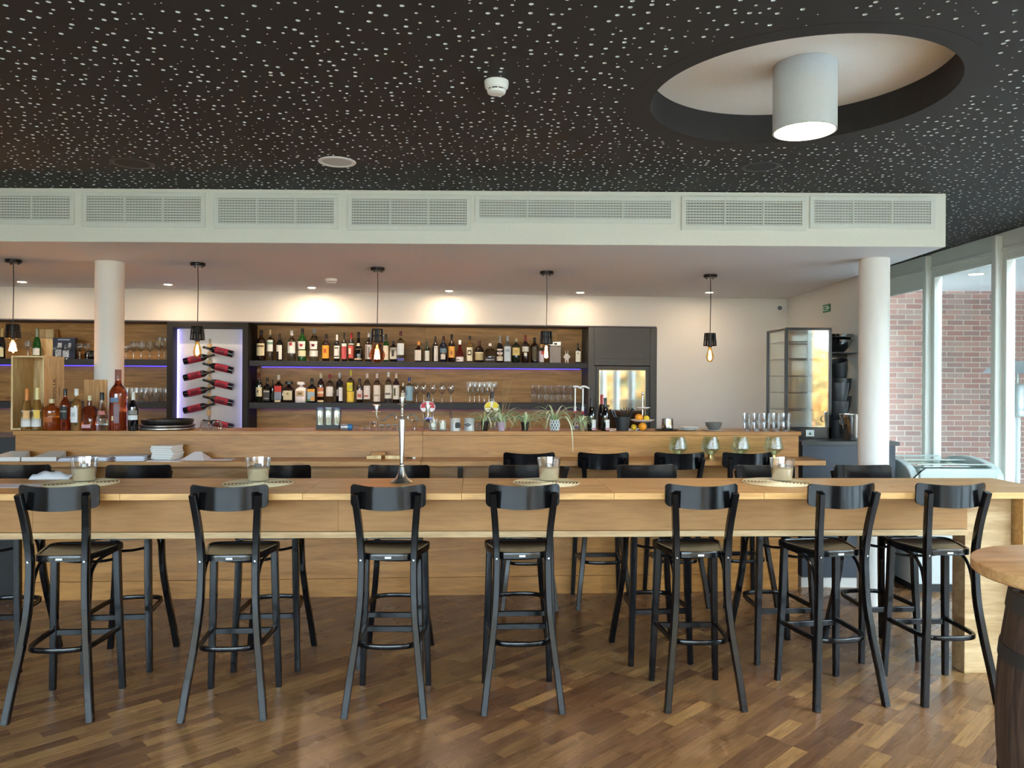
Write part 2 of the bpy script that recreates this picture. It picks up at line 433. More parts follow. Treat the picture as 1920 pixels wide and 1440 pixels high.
# ---- black perforated ceiling
RC = (1.30, 3.53, .663)    # round recess: x, y, radius
def ceiling():
    vs, fs, mi = [], [], []
    rnd = random.Random(3)
    c = .058
    def q(x0, x1, y0, y1):
        o = len(vs); vs.extend([(x0,y0,ZC),(x1,y0,ZC),(x1,y1,ZC),(x0,y1,ZC)]); fs.append((o,o+3,o+2,o+1)); mi.append(0)
    zones = [(-4.6, 4.2, 2.3, 5.35), (2.95, 4.2, 5.35, 8.6)]
    gx0, gy0 = -4.6, 2.3
    nx, ny = int(round(8.8/c)), int(round(3.02/c))
    gx1, gy1 = gx0+nx*c, gy0+ny*c
    q(-8, XW+.1, -4.2, gy0); q(-8, gx0, gy0, 9.6); q(gx1, XW+.1, gy0, gy1) if gx1 < XW+.1 else None
    nx2, ny2 = nx - int(round((2.9-gx0)/c)), int(round(3.4/c))
    hx0 = gx0 + (nx-nx2)*c
    q(gx0, hx0, gy1, 9.6); q(hx0, XW+.1, gy1+ny2*c, 9.6); q(gx1, XW+.1, gy1, gy1+ny2*c) if gx1 < XW+.1 else None
    N = 8
    def cell(x0, y0):
        xm, ym = x0+c/2, y0+c/2
        for (px, py) in ((x0,y0),(x0+c,y0),(x0,y0+c),(x0+c,y0+c)):
            if math.hypot(px-RC[0], py-RC[1]) < RC[2]+.01: return
        k = rnd.random()
        far = math.hypot(xm-RC[0], ym-RC[1]) < RC[2]+.11
        if far or k < .16: q(x0, x0+c, y0, y0+c); return
        r = .0090 if k < .44 else (.0066 if k < .78 else .0032)
        hx, hy = xm + rnd.uniform(-1,1)*(c/2-r-.002), ym + rnd.uniform(-1,1)*(c/2-r-.002)
        o = len(vs)
        for (a, b) in ((1,.5),(1,1),(.5,1),(0,1),(0,.5),(0,0),(.5,0),(1,0)): vs.append((x0+a*c, y0+b*c, ZC))
        for i in range(N):
            t = i*math.pi/4; vs.append((hx+r*math.cos(t), hy+r*math.sin(t), ZC))
        for i in range(N):
            t = i*math.pi/4; vs.append((hx+r*math.cos(t), hy+r*math.sin(t), ZC+.0125))
        for i in range(N):
            j = (i+1) % N
            fs.append((o+i, o+8+i, o+8+j, o+j)); mi.append(0)
            fs.append((o+8+i, o+16+i, o+16+j, o+8+j)); mi.append(1)
    for i in range(nx):
        for j in range(ny): cell(gx0+i*c, gy0+j*c)
    for i in range(nx2):
        for j in range(ny2): cell(hx0+i*c, gy1+j*c)
    me = bpy.data.meshes.new('ceiling'); me.from_pydata(vs, [], fs)
    me.materials.append(M_CEIL); me.materials.append(M_HOLE)
    me.polygons.foreach_set('material_index', mi)
    o = bpy.data.objects.new('ceiling', me); COL.objects.link(o); o['kind'] = 'structure'
    # black sheet added to stop light leaks (with the round recess left open)
    n = 64; rv, rf = [], []
    b = MB()
    sq = .80
    ring = [(RC[0]+(RC[2]+.02)*math.cos(2*math.pi*k/n), RC[1]+(RC[2]+.02)*math.sin(2*math.pi*k/n)) for k in range(n)]
    def onsq(t):
        cx_, sy_ = math.cos(t), math.sin(t); k = sq/max(abs(cx_), abs(sy_)); return (RC[0]+cx_*k, RC[1]+sy_*k)
    for k in range(n):
        k2 = (k+1) % n; a, e = onsq(2*math.pi*k/n), onsq(2*math.pi*k2/n)
        b.quad((*ring[k], ZC+.013), (*a, ZC+.013), (*e, ZC+.013), (*ring[k2], ZC+.013))
    x0, x1, y0, y1 = RC[0]-sq, RC[0]+sq, RC[1]-sq, RC[1]+sq
    for (p, q_, r, s) in ((-8, XW+.1, -4.2, y0), (-8, XW+.1, y1, 9.6), (-8, x0, y0, y1), (x1, XW+.1, y0, y1)):
        b.quad((p, r, ZC+.013), (q_, r, ZC+.013), (q_, s, ZC+.013), (p, s, ZC+.013))
    b.build('light_stop_sheet', paint('#0a0a0a', .9), o)
    box(-8.1, XW+.2, -4.3, 9.7, ZC+.25, ZC+.45).build('roof_slab', M_DARK, o)
    # recess: black rim, white lid, flat collar
    prof_in = MB(); n = 96
    def circ(r, z): return [(RC[0]+r*math.cos(2*math.pi*k/n), RC[1]+r*math.sin(2*math.pi*k/n), z) for k in range(n)]
    a, b2, c2, d2 = circ(RC[2], ZC-.0012), circ(RC[2], ZC+.15), circ(RC[2]+.085, ZC-.0012), circ(RC[2]+.085, ZC+.003)
    m = MB()
    for k in range(n):
        k2 = (k+1) % n
        m.quad(a[k], a[k2], b2[k2], b2[k]); m.quad(a[k], a[k2], c2[k2], c2[k]); m.quad(c2[k], c2[k2], d2[k2], d2[k])
    m.build('recess_rim', M_CEIL, o)
    MB().add(circ(RC[2]+.01, ZC+.15), [tuple(range(n))]).build('recess_lid', paint('#eeeae2', .8), o)
    return o
ceil_o = ceiling()

# ---- lowered ceiling over the bar (grille fascia)
low = MB()
low.prism([(-8, 5.30), (2.97, 5.30), (3.09, 8.70), (3.09, 9.0), (-8, 9.0)], ZS, ZC-.0005)
ceil_low = low.build('ceiling_lower', M_SOFF, **STRUCT)
box(-8, 2.972, 5.284, 5.299, ZS, ZC-.004).build('fascia_board', M_FASC, ceil_low, bevel=.002)

# ---- back wall with the long shelf niche
NX1, NZ = 1.605, 2.30
wb = MB(); wb.box(-8.4, 3.12, 0, .5, NZ, ZS-.001); wb.box(NX1, 3.12, 0, .5, 0, NZ); wb.box(-8.4, NX1, .42, .5, 0, NZ)
wall_back = wb.build('wall_back', M_WALL, **STRUCT)
wall_back.location = (0, 8.39, 0); wall_back.rotation_euler = (0, 0, A_BACK)
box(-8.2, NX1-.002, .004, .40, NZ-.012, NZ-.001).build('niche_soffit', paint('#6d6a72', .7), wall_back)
for a, b in ((-8.2, -6.25), (-6.25, -5.2), (-5.2, -3.60), (-2.86, -.955), (-.955, .55), (.55, .84)):
    box(a, b, .40, .415, .9, NZ-.013).build('panel', M_OAKPANEL, wall_back, bevel=.0015)
# ---- right hand return wall, window wall, hidden walls
box(3.085, 3.20, 6.76, 8.80, 0, ZS+.36).build('wall_right', M_WALLG, **STRUCT)
box(-8.2, -8.0, -4.2, 9.0, 0, ZC).build('wall_left', M_WALL, **STRUCT)
box(3.10, XW+.1, 8.95, 9.10, 0, ZC).build('wall_end', M_WALL, **STRUCT)

def window_bay(nm, y0, y1, z0, z1, extra=0):
    """a glazed bay in the window wall, frame + pane"""
    w = MB()
    ft = .065
    w.box(XW-.02, XW+.05, y0, y0+ft, z0, z1); w.box(XW-.02, XW+.05, y1-ft, y1, z0, z1)
    w.box(XW-.02, XW+.05, y0+ft, y1-ft, z1-.075-extra, z1); w.box(XW-.02, XW+.05, y0+ft, y1-ft, z0, z0+.10)
    o = w.build(nm, M_FRAME, bevel=.004, **STRUCT)
    box(XW+.008, XW+.014, y0+ft-.01, y1-ft+.01, z0+.09, z1-.07-extra).build('pane', M_PANE, o)
    g = MB()
    g.box(XW-.026, XW-.018, y0+ft-.014, y0+ft, z0+.1, z1-.075-extra); g.box(XW-.026, XW-.018, y1-ft, y1-ft+.014, z0+.1, z1-.075-extra)
    g.box(XW-.026, XW-.018, y0+ft-.014, y1-ft+.014, z1-.085-extra, z1-.071-extra)
    g.build('glazing_bead', paint('#eceee8', .4), o)
    return o
wy = [8.93, 7.82, 6.695, 5.55, 4.4, 3.25, 2.1, .95, -.2, -1.35, -2.5, -3.65]
for i in range(len(wy)-1):
    window_bay('window_%d' % (i+1), wy[i+1]+.035, wy[i]-.035, .02, 2.835, .09 if i == 0 else 0)
    if i: box(4.18, 4.27, wy[i]-.035, wy[i]+.035, .0, 2.98).build('trim_%d' % i, M_FRAME, bevel=.012, segs=3, **STRUCT)
hd = MB().box(4.235, 4.34, -4.2, 8.95, 2.835, 2.999)
hd.box(4.222, 4.236, -4.2, 8.95, 2.835, 2.86)
hd.build('trim_20', M_FRAME, bevel=.003, **STRUCT)
# rear window wall behind the viewer
rw = MB(); rw.box(-8, XW+.1, -4.2, -4.0, 0, .12); rw.box(-8, XW+.1, -4.2, -4.0, 2.86, ZC); rw.box(-8, -6.7, -4.2, -4.0, .12, 2.86)
for k in range(8): rw.box(-6.7+k*1.5, -6.62+k*1.5, -4.16, -4.04, .12, 2.86)
rw.build('wall_rear', M_FRAME, **STRUCT)
for k in range(7):
    box(-6.62+k*1.5, -5.2+k*1.5, -4.104, -4.098, .12, 2.86).build('window_%d' % (30+k), M_PANE, **STRUCT)

# ---- columns
def column(name, x, y, label):
    prof = [(0, 0), (.108, 0), (.108, ZS-.001), (0, ZS-.001)]
    o = MB().lathe(prof, 48).build('column', M_COLUMN, smooth=True)
    tag(o, label, 'column', 'round white columns under the lowered ceiling', (x, y, 0))
column('column', 2.735, 5.82, 'round white plaster column beside the white chest freezer')
column('column', -3.245, 6.20, 'round white plaster column behind the bottles on the left of the bar')

# ---- outside: terrace, canopy, brick wall, trees
ground = box(-30, 40, -40, 30, -.16, -.11).build('ground_lawn', paint('#8c8568', .95, bump=.5, bscale=8), **STRUCT)
box(-14, 12, -9.5, 12, -.109, -.062).build('ground_terrace', paint('#a5a6a6', .9), **STRUCT)
def belt():
    rnd = random.Random(5); m = MB()
    path = [(-26, -14), (-16, -17), (-6, -18), (2, -18.5), (10, -18), (17, -14), (21, -6), (22, 3), (21, 10)]
    pts = bez([(a, b, 0) for a, b in path], 10); nz = 9
    vs = []; fs = []
    for i, p in enumerate(pts):
        hh = 2.5 + .6*math.sin(i*.9) + .6*rnd.random() + (1.6 if p.x > 5 else 0)
        for j in range(nz+1):
            f = j/nz; q = p + Vector((rnd.uniform(-.5, .5), rnd.uniform(-.5, .5), 0))
            vs.append((q.x, q.y + (-1.2*f*f if p.x < 13 else 0), -.15 + f*hh + (rnd.uniform(-.15, .15) if 0 < j else 0)))
    for i in range(len(pts)-1):
        for j in range(nz):
            a = i*(nz+1)+j; fs.append((a, a+nz+1, a+nz+2, a+1))
    m.add(vs, fs)
    mt, n, l, b = new_mat('autumn_foliage')
    g = n.new('ShaderNodeNewGeometry'); z = n.new('ShaderNodeTexNoise'); z.inputs['Scale'].default_value = 2.2; z.inputs['Detail'].default_value = 9; z.inputs['Roughness'].default_value = .75
    r = n.new('ShaderNodeValToRGB'); e = r.color_ramp.elements; e[0].position = .32; e[0].color = lin('#23261a'); e[1].position = .72; e[1].color = lin('#d8a85a')
    x = e.new(.46); x.color = lin('#5a5c34'); x = e.new(.58); x.color = lin('#b87436')
    l.new(g.outputs['Position'], z.inputs['Vector']); l.new(z.outputs['Fac'], r.inputs[0]); l.new(r.outputs[0], b.inputs['Base Color']); b.inputs['Roughness'].default_value = .9
    o = m.build('tree_belt', mt, kind='stuff'); o['label'] = 'belt of autumn trees outside, mirrored in the fridge door'; o['category'] = 'trees'
belt()
canopy = box(XW+.35, 9.0, 2.8, 9.86, 2.87, 3.1).build('canopy_outside', paint('#dfe3e4', .8), **STRUCT)  # forward reach extended to keep daylight off the brick wall
BY = 9.9
box(8.2, 8.4, 2.8, 9.86, -.06, 2.86).build('added_shade_wall', paint('#a89b92', .9), **STRUCT)  # unseen wall added to shade the brick courtyard
bw = box(4.3, 7.6, BY+.006, BY+.25, -.06, 3.0).build('wall_brick', paint('#ddd3ca', .9, bump=.4, bscale=120), **STRUCT)
M_BRICK = []
for c in ('#a8776c', '#9c6a61', '#b18578', '#8f6a64', '#a4837a'):
    M_BRICK.append(paint(c, .9, bump=.6, bscale=80))
brick_me = []
for m in M_BRICK:
    o = box(-.097, .097, -.006, .012, -.0275, .0275).build('brick', m, bw, bevel=.003)
    brick_me.append(o)
slots = []
for r in range(43):
    z = .02 + r*.068
    for k in range(16):
        x = 4.42 + k*.213 + (.106 if r % 2 else 0)
        if x > 7.4: continue
        px = CX + x/BY*F; py = CY + (EYE-z)/BY*F
        slots.append((-(1 if 1650 < px < 1935 and py < 915 else 0), abs(px-1780), x, z))
slots.sort()
used = set(); rb = MB()
for i, (_, _, x, z) in enumerate(slots):
    k = random.randrange(5)
    if i < 298:
        o = brick_me[k] if k not in used else brick_me[k].copy()
        if k in used: COL.objects.link(o); o.parent = bw
        used.add(k)
        o.location = (x, BY+random.uniform(-.003, .003), z)
    else:
        rb.box(x-.097, x+.097, BY-.006, BY+.012, z-.0275, z+.0275)
rb.build('bricks_beyond', M_BRICK[0], bw, kind='stuff')

def foliage(name, cx, cy, spread, h, n, cols, label):
    t = thing(name, label, 'tree', (cx, cy, -.06))
    tr = MB().tube([(0,0,0),(.1,.05,h*.35),(0,.1,h*.7)], [.16,.11,.05], 8); tr.build('trunk', paint('#4b3a2c', .9), t, smooth=True)
    rnd = random.Random(int(cx*10+cy))
    for ci, c in enumerate(cols):
        m = MB()
        for i in range(n//len(cols)):
            a, rr, zz = rnd.uniform(0, 6.283), spread*math.sqrt(rnd.random()), rnd.uniform(.12, 1)*h
            k = math.sin(math.pi*min(1, zz/h*.85+.12))**.5
            p = Vector((rr*k*math.cos(a), rr*k*math.sin(a), zz))
            R = Euler((rnd.uniform(0,6), rnd.uniform(0,6), rnd.uniform(0,6))).to_matrix(); s = rnd.uniform(.10, .22)
            m.add([p+R@Vector(q)*s for q in ((-1,0,0),(0,-.6,.15),(1,0,0),(0,.6,.15))], [(0,1,2),(0,2,3)])
        o = m.build('leaves', paint(c, .7), t, kind='stuff')
for i, (x, y, h, cols, lb) in enumerate((
        (9.2, -7.5, 4.2, ('#c07a30', '#d9a24a', '#8a6a2c'), 'orange autumn tree outside mirrored in the fridge door'),
        (12.6, -11.5, 5.2, ('#6f7a3c', '#a89a4a', '#4e5c30'), 'green and yellow tree outside mirrored in the fridge door'),
        (5.0, -9.5, 4.4, ('#c98a3e', '#7e7a3c', '#d8b060'), 'golden autumn tree outside mirrored in the glass cabinet'),
        (13.0, -3.5, 3.6, ('#d0702c', '#b8903e', '#8a7a3a'), 'low orange shrub outside mirrored in the glass cabinet'))):
    foliage('autumn_tree', x, y, 1.9, h, 1500, cols, lb)

# ================================================================== CEILING FITTINGS
def grille(x0, x1, y0, y1, cols, label):
    """air grille on the fascia; pixel rectangle of the outer frame"""
    p, q = at_d(x0, y0, 5.283), at_d(x1, y1, 5.283)
    a = at_d((x0+x1)/2, (y0+y1)/2, 5.283)
    W, H = (q.x-p.x)/2, abs(p.z-q.z)/2
    t = thing('air_grille', label, 'grille', (a.x, 5.2835, a.z), 0, 'white air grilles along the fascia')
    fw = .030
    f = MB().box(-W, W, -.010, 0, H-fw, H).box(-W, W, -.010, 0, -H, -H+fw*1.15).box(-W, -W+fw, -.010, 0, -H+fw, H-fw).box(W-fw, W, -.010, 0, -H+fw, H-fw)
    f.build('frame', M_GRILL, t, bevel=.002)
    iw, ih = W-fw, H-fw
    box(-iw, iw, -.0006, 0, -ih-.004, ih).build('painted_shade', paint('#474745', .9), t)  # dark sheet paints the shade behind the slats, fascia is solid
    n = max(6, int(round(2*ih/.0185)))
    sl = None
    for k in range(n):
        z = -ih + (k+.5)*2*ih/n
        if sl is None:
            sl = MB().prism([(-.0090, -.0070), (-.0072, -.0080), (-.0024, .0052), (-.0042, .0064)], -iw, iw, 'YZ').build('slat', M_GRILL, t)
            o = sl
        else:
            o = sl.copy(); COL.objects.link(o); o.parent = t
        o.location = (0, 0, z)
    for k in range(1, cols):
        x = -iw + k*2*iw/cols
        box(x-.004, x+.004, -.0105, -.001, -ih, ih).build('mullion', M_GRILL, t)
    v = MB(); m = int(2*iw/.02)
    for k in range(m):
        x = -iw+(k+.5)*2*iw/m; v.box(x-.0045, x+.0045, -.0022, -.0007, -ih, ih)
    v.build('rear_blades', paint('#a9aba6', .6), t, kind='stuff')
    return t
grille(-92, 140, 359, 422, 3, 'white air grille cut by the left edge above the bar')
grille(155, 385, 360, 427, 3, 'second white air grille from the left, above the left column')
grille(402, 634, 363, 430, 3, 'third white air grille from the left, above the wine bottle display')
grille(652, 883, 365, 433, 3, 'fourth white air grille, just left of the long one')
grille(891, 1265, 367, 420, 4, 'longest and flattest white air grille on the fascia')
grille(1278, 1511, 368, 433, 3, 'white air grille just right of the long one')
grille(1518, 1752, 368, 430, 3, 'white air grille at the right end of the fascia')

# big cylinder lamp in the round recess
t = thing('cylinder_lamp', 'large pale grey cylinder ceiling lamp glowing inside the round recess', 'lamp', (1.335, 3.53, 2.845))
MB().lathe([(.128, .035), (.132, .0), (.140, .0), (.140, .3042), (0, .3042)], 48).build('shade', paint('#c3c6c6', .6), t, smooth=True)
o = MB().lathe([(0, .012), (.131, .012), (.131, .018), (0, .018)], 48).build('diffuser', emit('#ffe2c0', 55), t)
# smoke detectors
def detector(p, r, h, label):
    t = thing('smoke_detector', label, 'smoke detector', p, 0)
    MB().lathe([(0, 0), (r*1.02, 0), (r*1.02, -h*.22), (r*.96, -h*.5), (r*.80, -h*.62), (0, -h*.62)], 32).build('base', paint('#e9ebe6', .5), t, smooth=True)
    MB().lathe([(r*.70, -h*.60), (r*.70, -h*.76)], 32).build('slot', paint('#1a1a1a', .8), t)
    MB().lathe([(0, -h*.74), (r*.80, -h*.74), (r*.74, -h*.92), (r*.5, -h), (0, -h)], 32).build('cap', paint('#e9ebe6', .5), t, smooth=True)
    v = MB()
    for k in range(8):
        a = k*math.pi/4; v.box(-.002, .002, -r*.79, -r*.7, -h*.76, -h*.6, Matrix.Rotation(a+.2, 4, 'Z'))
    v.build('rib', paint('#e9ebe6', .5), t, kind='stuff')
d = at_z(931, 153, ZC); detector((d.x, d.y, ZC-.0002), .052, .055, 'white round smoke detector on the black perforated ceiling')
d = at_z(621, 523, ZS); detector((d.x, d.y, ZS-.0002), .055, .045, 'small white smoke detector on the lowered ceiling above the bar')
# flush discs
def disc(x, y, z, r, cring, cin, name, label, cat, rim=.006):
    p = at_z(x, y, z)
    t = thing(name, label, cat, (p.x, p.y, z-.0002))
    MB().lathe([(r*.78, -.003), (r*.80, -rim), (r*.97, -rim), (r, -.002), (r, 0), (r*.78, 0)], 40).build('trim_ring', paint(cring, .5), t, smooth=True)
    MB().lathe([(0, -.002), (r*.79, -.002), (r*.79, 0), (0, 0)], 40).build('cover', paint(cin, .7), t)
disc(632, 303, ZC, .112, '#e4e6e2', '#c9cbc9', 'ceiling_downlight', 'unlit white round downlight flush in the black ceiling', 'downlight')
disc(248, 306, ZC, .125, '#1a1918', '#141312', 'ceiling_speaker', 'black round ceiling speaker above the left air grilles', 'speaker', .003)
disc(1427, 312, ZC, .115, '#26282a', '#1d1f21', 'ceiling_speaker', 'black round ceiling speaker below the big cylinder lamp', 'speaker', .003)
for (x, y, w) in ((41, 528, 'beside the leftmost pendant'), (315, 533, 'beside the second pendant cord'), (584, 539, 'left of the small smoke detector'),
                  (842, 545, 'between the globe pendant and the tube pendant'), (1088, 548, 'between the two right pendants'), (1330, 548, 'behind the rightmost pendant cord')):
    p = at_z(x, y, ZS)
    t = thing('spot_light', 'small lit recessed spot ' + w, 'downlight', (p.x, p.y, ZS-.0002), 0, 'recessed spots in the lowered ceiling')
    MB().lathe([(.036, -.002), (.038, -.005), (.048, -.004), (.050, 0), (.036, 0)], 24).build('trim_ring', paint('#d9d5ca', .4), t, smooth=True)
    MB().lathe([(0, -.0025), (.036, -.0025), (.036, 0), (0, 0)], 24).build('lens', emit('#ffdfbc', 430 if x == 584 else (230 if x < 900 else 170)), t)
p = Vector((5.0, 8.3, 2.8698))
t = thing('outdoor_spot', 'round lit spot under the canopy outside the window', 'downlight', p)
MB().lathe([(.07, -.002), (.09, -.006), (.10, 0), (.07, 0)], 24).build('trim_ring', paint('#d9d5ca', .4), t)
MB().lathe([(0, -.003), (.07, -.003), (.07, 0), (0, 0)], 24).build('lens', emit('#fff2d8', 25), t)

# pendants over the bar
def pendant(x, y, bulb, label):
    p = at_z(x, y, ZS)
    t = thing('pendant_lamp', label, 'pendant lamp', (p.x, p.y, ZS-.0005), 0, 'black cage pendants over the bar')
    MB().lathe([(0, 0), (.058, 0), (.058, -.022), (.054, -.026), (0, -.026)], 32).build('canopy', M_BLACK, t, smooth=True)
    sv = MB()
    for a in (.6, 2.6): sv.lathe([(0, -.036), (.007, -.036), (.007, -.026), (0, -.026)], 8, (.035*math.cos(a), .035*math.sin(a), 0))
    sv.build('screw', M_BLACK, t)
    zt, zb = 2.115-ZS, 2.01-ZS
    MB().tube([(0, 0, -.02), (.004, 0, -.2), (.0, 0, zt+.01)], .0035, 6).build('cord', M_BLACK, t)
    sh = MB()
    rt, rb_ = .045, .054
    for (z, r) in ((zt, rt), ((zt+zb)/2, (rt+rb_)/2), (zb, rb_)):
        sh.tube([(r*math.cos(2*math.pi*k/24), r*math.sin(2*math.pi*k/24), z) for k in range(24)], .0045, 6, True)
    sh.lathe([(0, zt), (rt, zt), (rt, zt-.004), (0, zt-.004)], 24)
    sh.build('shade', M_BLACK, t)
    sp = None
    for k in range(10):
        a = 2*math.pi*k/10+.15
        o = MB().box(rt-.004, rt+.004, -.005, .005, 0, zt-zb).build('bar', M_BLACK, t) if sp is None else sp.copy()
        if sp is None:
            for v_ in o.data.vertices:
                if v_.co.z < .01: v_.co.x += rb_-rt
        else: COL.objects.link(o); o.parent = t
        sp = sp or o
        o.location = (0, 0, zb); o.rotation_euler = (0, 0, a)
    MB().lathe([(0, zt), (.016, zt-.005), (.019, zt-.03), (.019, zb-.016), (.0, zb-.016)], 20).build('socket', paint('#2a2a2c', .5), t, smooth=True)
    zo = zb-.014
    if bulb == 'edison':
        prof = [(.013, 0), (.016, -.02), (.026, -.05), (.032, -.08), (.030, -.105), (.018, -.125), (0, -.131)]; gc = '#ffdf9e'; fl = (.012, -.035, -.105)
    elif bulb == 'globe':
        prof = [(.013, 0), (.018, -.015), (.045, -.04), (.064, -.08), (.066, -.1), (.056, -.135), (.03, -.158), (0, -.164)]; gc = '#f0a878'; fl = (.022, -.05, -.13)
    elif bulb == 'glow':
        prof = [(.013, 0), (.02, -.02), (.036, -.05), (.038, -.075), (.026, -.1), (0, -.112)]; gc = '#ffd79a'; fl = (.026, -.03, -.09)
    else:
        prof = [(.013, 0), (.018, -.012), (.0185, -.09), (.012, -.108), (0, -.112)]; gc = '#ffe3c0'; fl = (.012, -.012, -.1)
    b = MB().lathe(prof, 24, (0, 0, zo)).build('bulb', thin_glass(gc, .45, .05), t, smooth=True)
    fm = MB(); n = 9
    for k in range(n):
        a = 2*math.pi*k/n; fm.tube([(fl[0]*.5*math.cos(a), fl[0]*.5*math.sin(a), zo+fl[1]), (fl[0]*math.cos(a), fl[0]*math.sin(a), zo+fl[2])], .0022, 5)
    fm.build('filament', emit('#ffc98a', {'glow': 260, 'globe': 110, 'tube': 150, 'edison': 80}[bulb]), b)
pendant(25, 487, 'glow', 'leftmost black cage pendant with a brightly glaring bulb')
pendant(371, 493, 'edison', 'black cage pendant hanging in front of the wine bottle display')
pendant(708, 502, 'globe', 'black cage pendant with a large round amber globe bulb')
pendant(1025, 509, 'tube', 'black cage pendant with a slim tube shaped bulb')
pendant(1332, 515, 'edison', 'rightmost black cage pendant hanging before the plain white wall')

# wall fittings
p = Vector((3.0835, 7.545, 0)); q = at_d(1551, 578, 7.545)
t = thing('exit_sign', 'small square green exit sign with white arrow', 'sign', (3.0845, 7.545, q.z))
box(-.008, 0, -.085, .085, -.038, .038).build('plate', paint('#1f7a52', .5), t, bevel=.002)
mk = MB()
for (a0, a1, z0, z1) in ((-.03, .065, .018, .024), (.056, .066, -.024, .024), (-.03, .065, -.024, -.018), (-.032, -.022, -.024, -.008), (-.032, -.022, .008, .024), (-.05, .03, -.004, .004)):
    mk.box(-.0095, -.008, a0, a1, z0, z1)
mk.prism([(-.075, 0), (-.045, .014), (-.045, -.014)], -.0095, -.008, 'YZ')
mk.build('arrow_mark', paint('#eafff2', .5), t)
q = on_line(1463, 578, 8.39-.06, .086)
t = thing('security_camera', 'small white security camera with black lens in the wall corner', 'camera', (q.x, q.y, q.z))
R = Matrix.Rotation(math.radians(90), 4, 'X') @ Matrix.Rotation(math.radians(-25), 4, 'Y')
MB().lathe([(0, -.05), (.026, -.05), (.034, -.03), (.036, .03), (.030, .035), (0, .035)], 20, M=R).build('housing', paint('#dcdcdc', .4), t, smooth=True)
MB().lathe([(0, .0345), (.024, .0345), (.022, .038), (0, .038)], 20, M=R).build('lens', M_BLACK, t)
MB().tube([(.0, .03, 0), (.01, .045, -.045), (.012, .05, -.05)], .01, 8).build('bracket', paint('#e8e8e8', .4), t)

# ================================================================== BAR
BO = Vector((0, 6.10, 0))
def bar_pt(lx, ly, z): return BO + Matrix.Rotation(A_BAR, 3, 'Z') @ Vector((lx, ly, z))
BL, BS, BR = -3.77, -.70, 2.345
ZBT, ZLEDGE = 1.292, 1.088
for nm, x0, x1, lb in (('left', BL, BS, 'long oak bar front left of the candelabra joint'), ('right', BS, BR, 'long oak bar front right of the candelabra joint')):
    t = thing('bar_unit', lb, 'bar counter', bar_pt(0, 0, 0), A_BAR, 'oak bar front units')
    g = .0012
    box(x0+g, x1-g, 0, .03, ZLEDGE-.04, ZBT-.0335).build('upper_panel', M_OAKBAR, t, bevel=.001)
    box(x0+g, x1-g, .001, .03, .142, ZLEDGE-.041).build('lower_panel', M_OAKBAR, t, bevel=.001)
    box(x0+g, x1-g, -.004, .03, .0, .140).build('kick_board', M_OAKBAR, t, bevel=.001)
    xe = x1 if nm == 'left' else x1+.075
    box(x0+g, xe-g, -.315, -.001, ZLEDGE-.038, ZLEDGE).build('ledge', M_OAKBAR, t, bevel=.002)
    for bx in ((-3.2, -1.95) if nm == 'left' else (-.405, .405, 1.25, 2.1)):
        br = MB().prism([(-.27, ZLEDGE-.0385), (-.001, ZLEDGE-.0385), (-.001, ZLEDGE-.22), (-.02, ZLEDGE-.22), (-.26, ZLEDGE-.06)], bx-.02, bx+.02, 'YZ')
        br.build('bracket', M_GREY, t)
    ends = (x0, x0+.03) if nm == 'left' else (x1-.03, x1)
    box(ends[0]+g, ends[1]-g, .031, .36, 0, ZBT-.0335).build('end_panel', M_OAKBAR, t)
    o = box(x0-(.012 if nm == 'left' else -g), x1+(.015 if nm == 'right' else -g), -.012, .40, ZBT-.032, ZBT).build('oak_worktop', M_OAKBAR, bevel=.002)
    tag(o, 'oak bar top board carrying the crate and liqueur bottles' if nm == 'left' else 'oak bar top board carrying plants, fruit stand and glasses', 'bar top', 'oak bar top boards', bar_pt(0, 0, 0), A_BAR)
# black unit left of the bar
o = box(-1.5, 0, 0, .6, 0, 1.23).build('black_bar_cabinet', M_DARK, bevel=.003)
tag(o, 'black cabinet standing left of the oak bar end', 'cabinet', None, bar_pt(BL-.03, .12, 0), A_BAR)
# dark return counter right of the bar
t = thing('dark_counter', 'blue black counter behind the right column with slab top', 'counter', (0, 0, 0))
box(2.40, 3.165, 6.345, 6.74, .085, 1.175).build('front_panel', paint('#343b45', .5), t, bevel=.002)
box(2.40, 3.06, 6.742, 7.12, .0, 1.175).build('body', paint('#343b45', .5), t)
tp = MB().box(2.385, 3.19, 6.325, 6.75, 1.176, 1.208).box(2.385, 3.075, 6.75, 7.13, 1.176, 1.208)
tp.build('counter_top', paint('#3c3d3d', .4), t)
box(2.40, 3.165, 6.36, 6.74, 0, .084).build('base_strip', paint('#c9c6c0', .6), t)

# ================================================================== TABLE
TO = Vector((0, 4.065, 0)); ZT = 1.10
def tab_pt(lx, ly, z): return TO + Matrix.Rotation(A_TAB, 3, 'Z') @ Vector((lx, ly, z))
t = thing('high_table', 'long oak high table running across the room between the stools', 'table', tab_pt(0, 0, 0), A_TAB)
seams = [-4.3, -3.15, -2.02, -1.09, -.262, .548, 1.36, 2.2, 3.06]
for a, b in zip(seams[:-1], seams[1:]):
    box(a+.0008, b-.0008, 0, .625, ZT-.034, ZT).build('tabletop_board', M_OAK, t, bevel=.0015)
for a, b in ((-4.2, -2.6), (-2.6, -.95), (-.95, .95), (.95, 2.66)):
    box(a+.0006, b-.0006, .262, .28, .852, ZT-.0345).build('apron_panel', M_MDF, t, bevel=.001)
    box(a+.0006, b-.0006, .42, .438, .852, ZT-.0345).build('apron_panel', M_MDF, t, bevel=.001)
box(-4.2, 2.655, .245, .455, .817, .851).build('bottom_rail', M_PLY, t, bevel=.002)
box(2.672, 2.95, .30, .42, 0, ZT-.0345).build('leg', M_PLY, t, bevel=.002)
box(2.965, 3.02, .22, .48, 0, ZT-.0345).build('leg', M_OAK, t, bevel=.002)
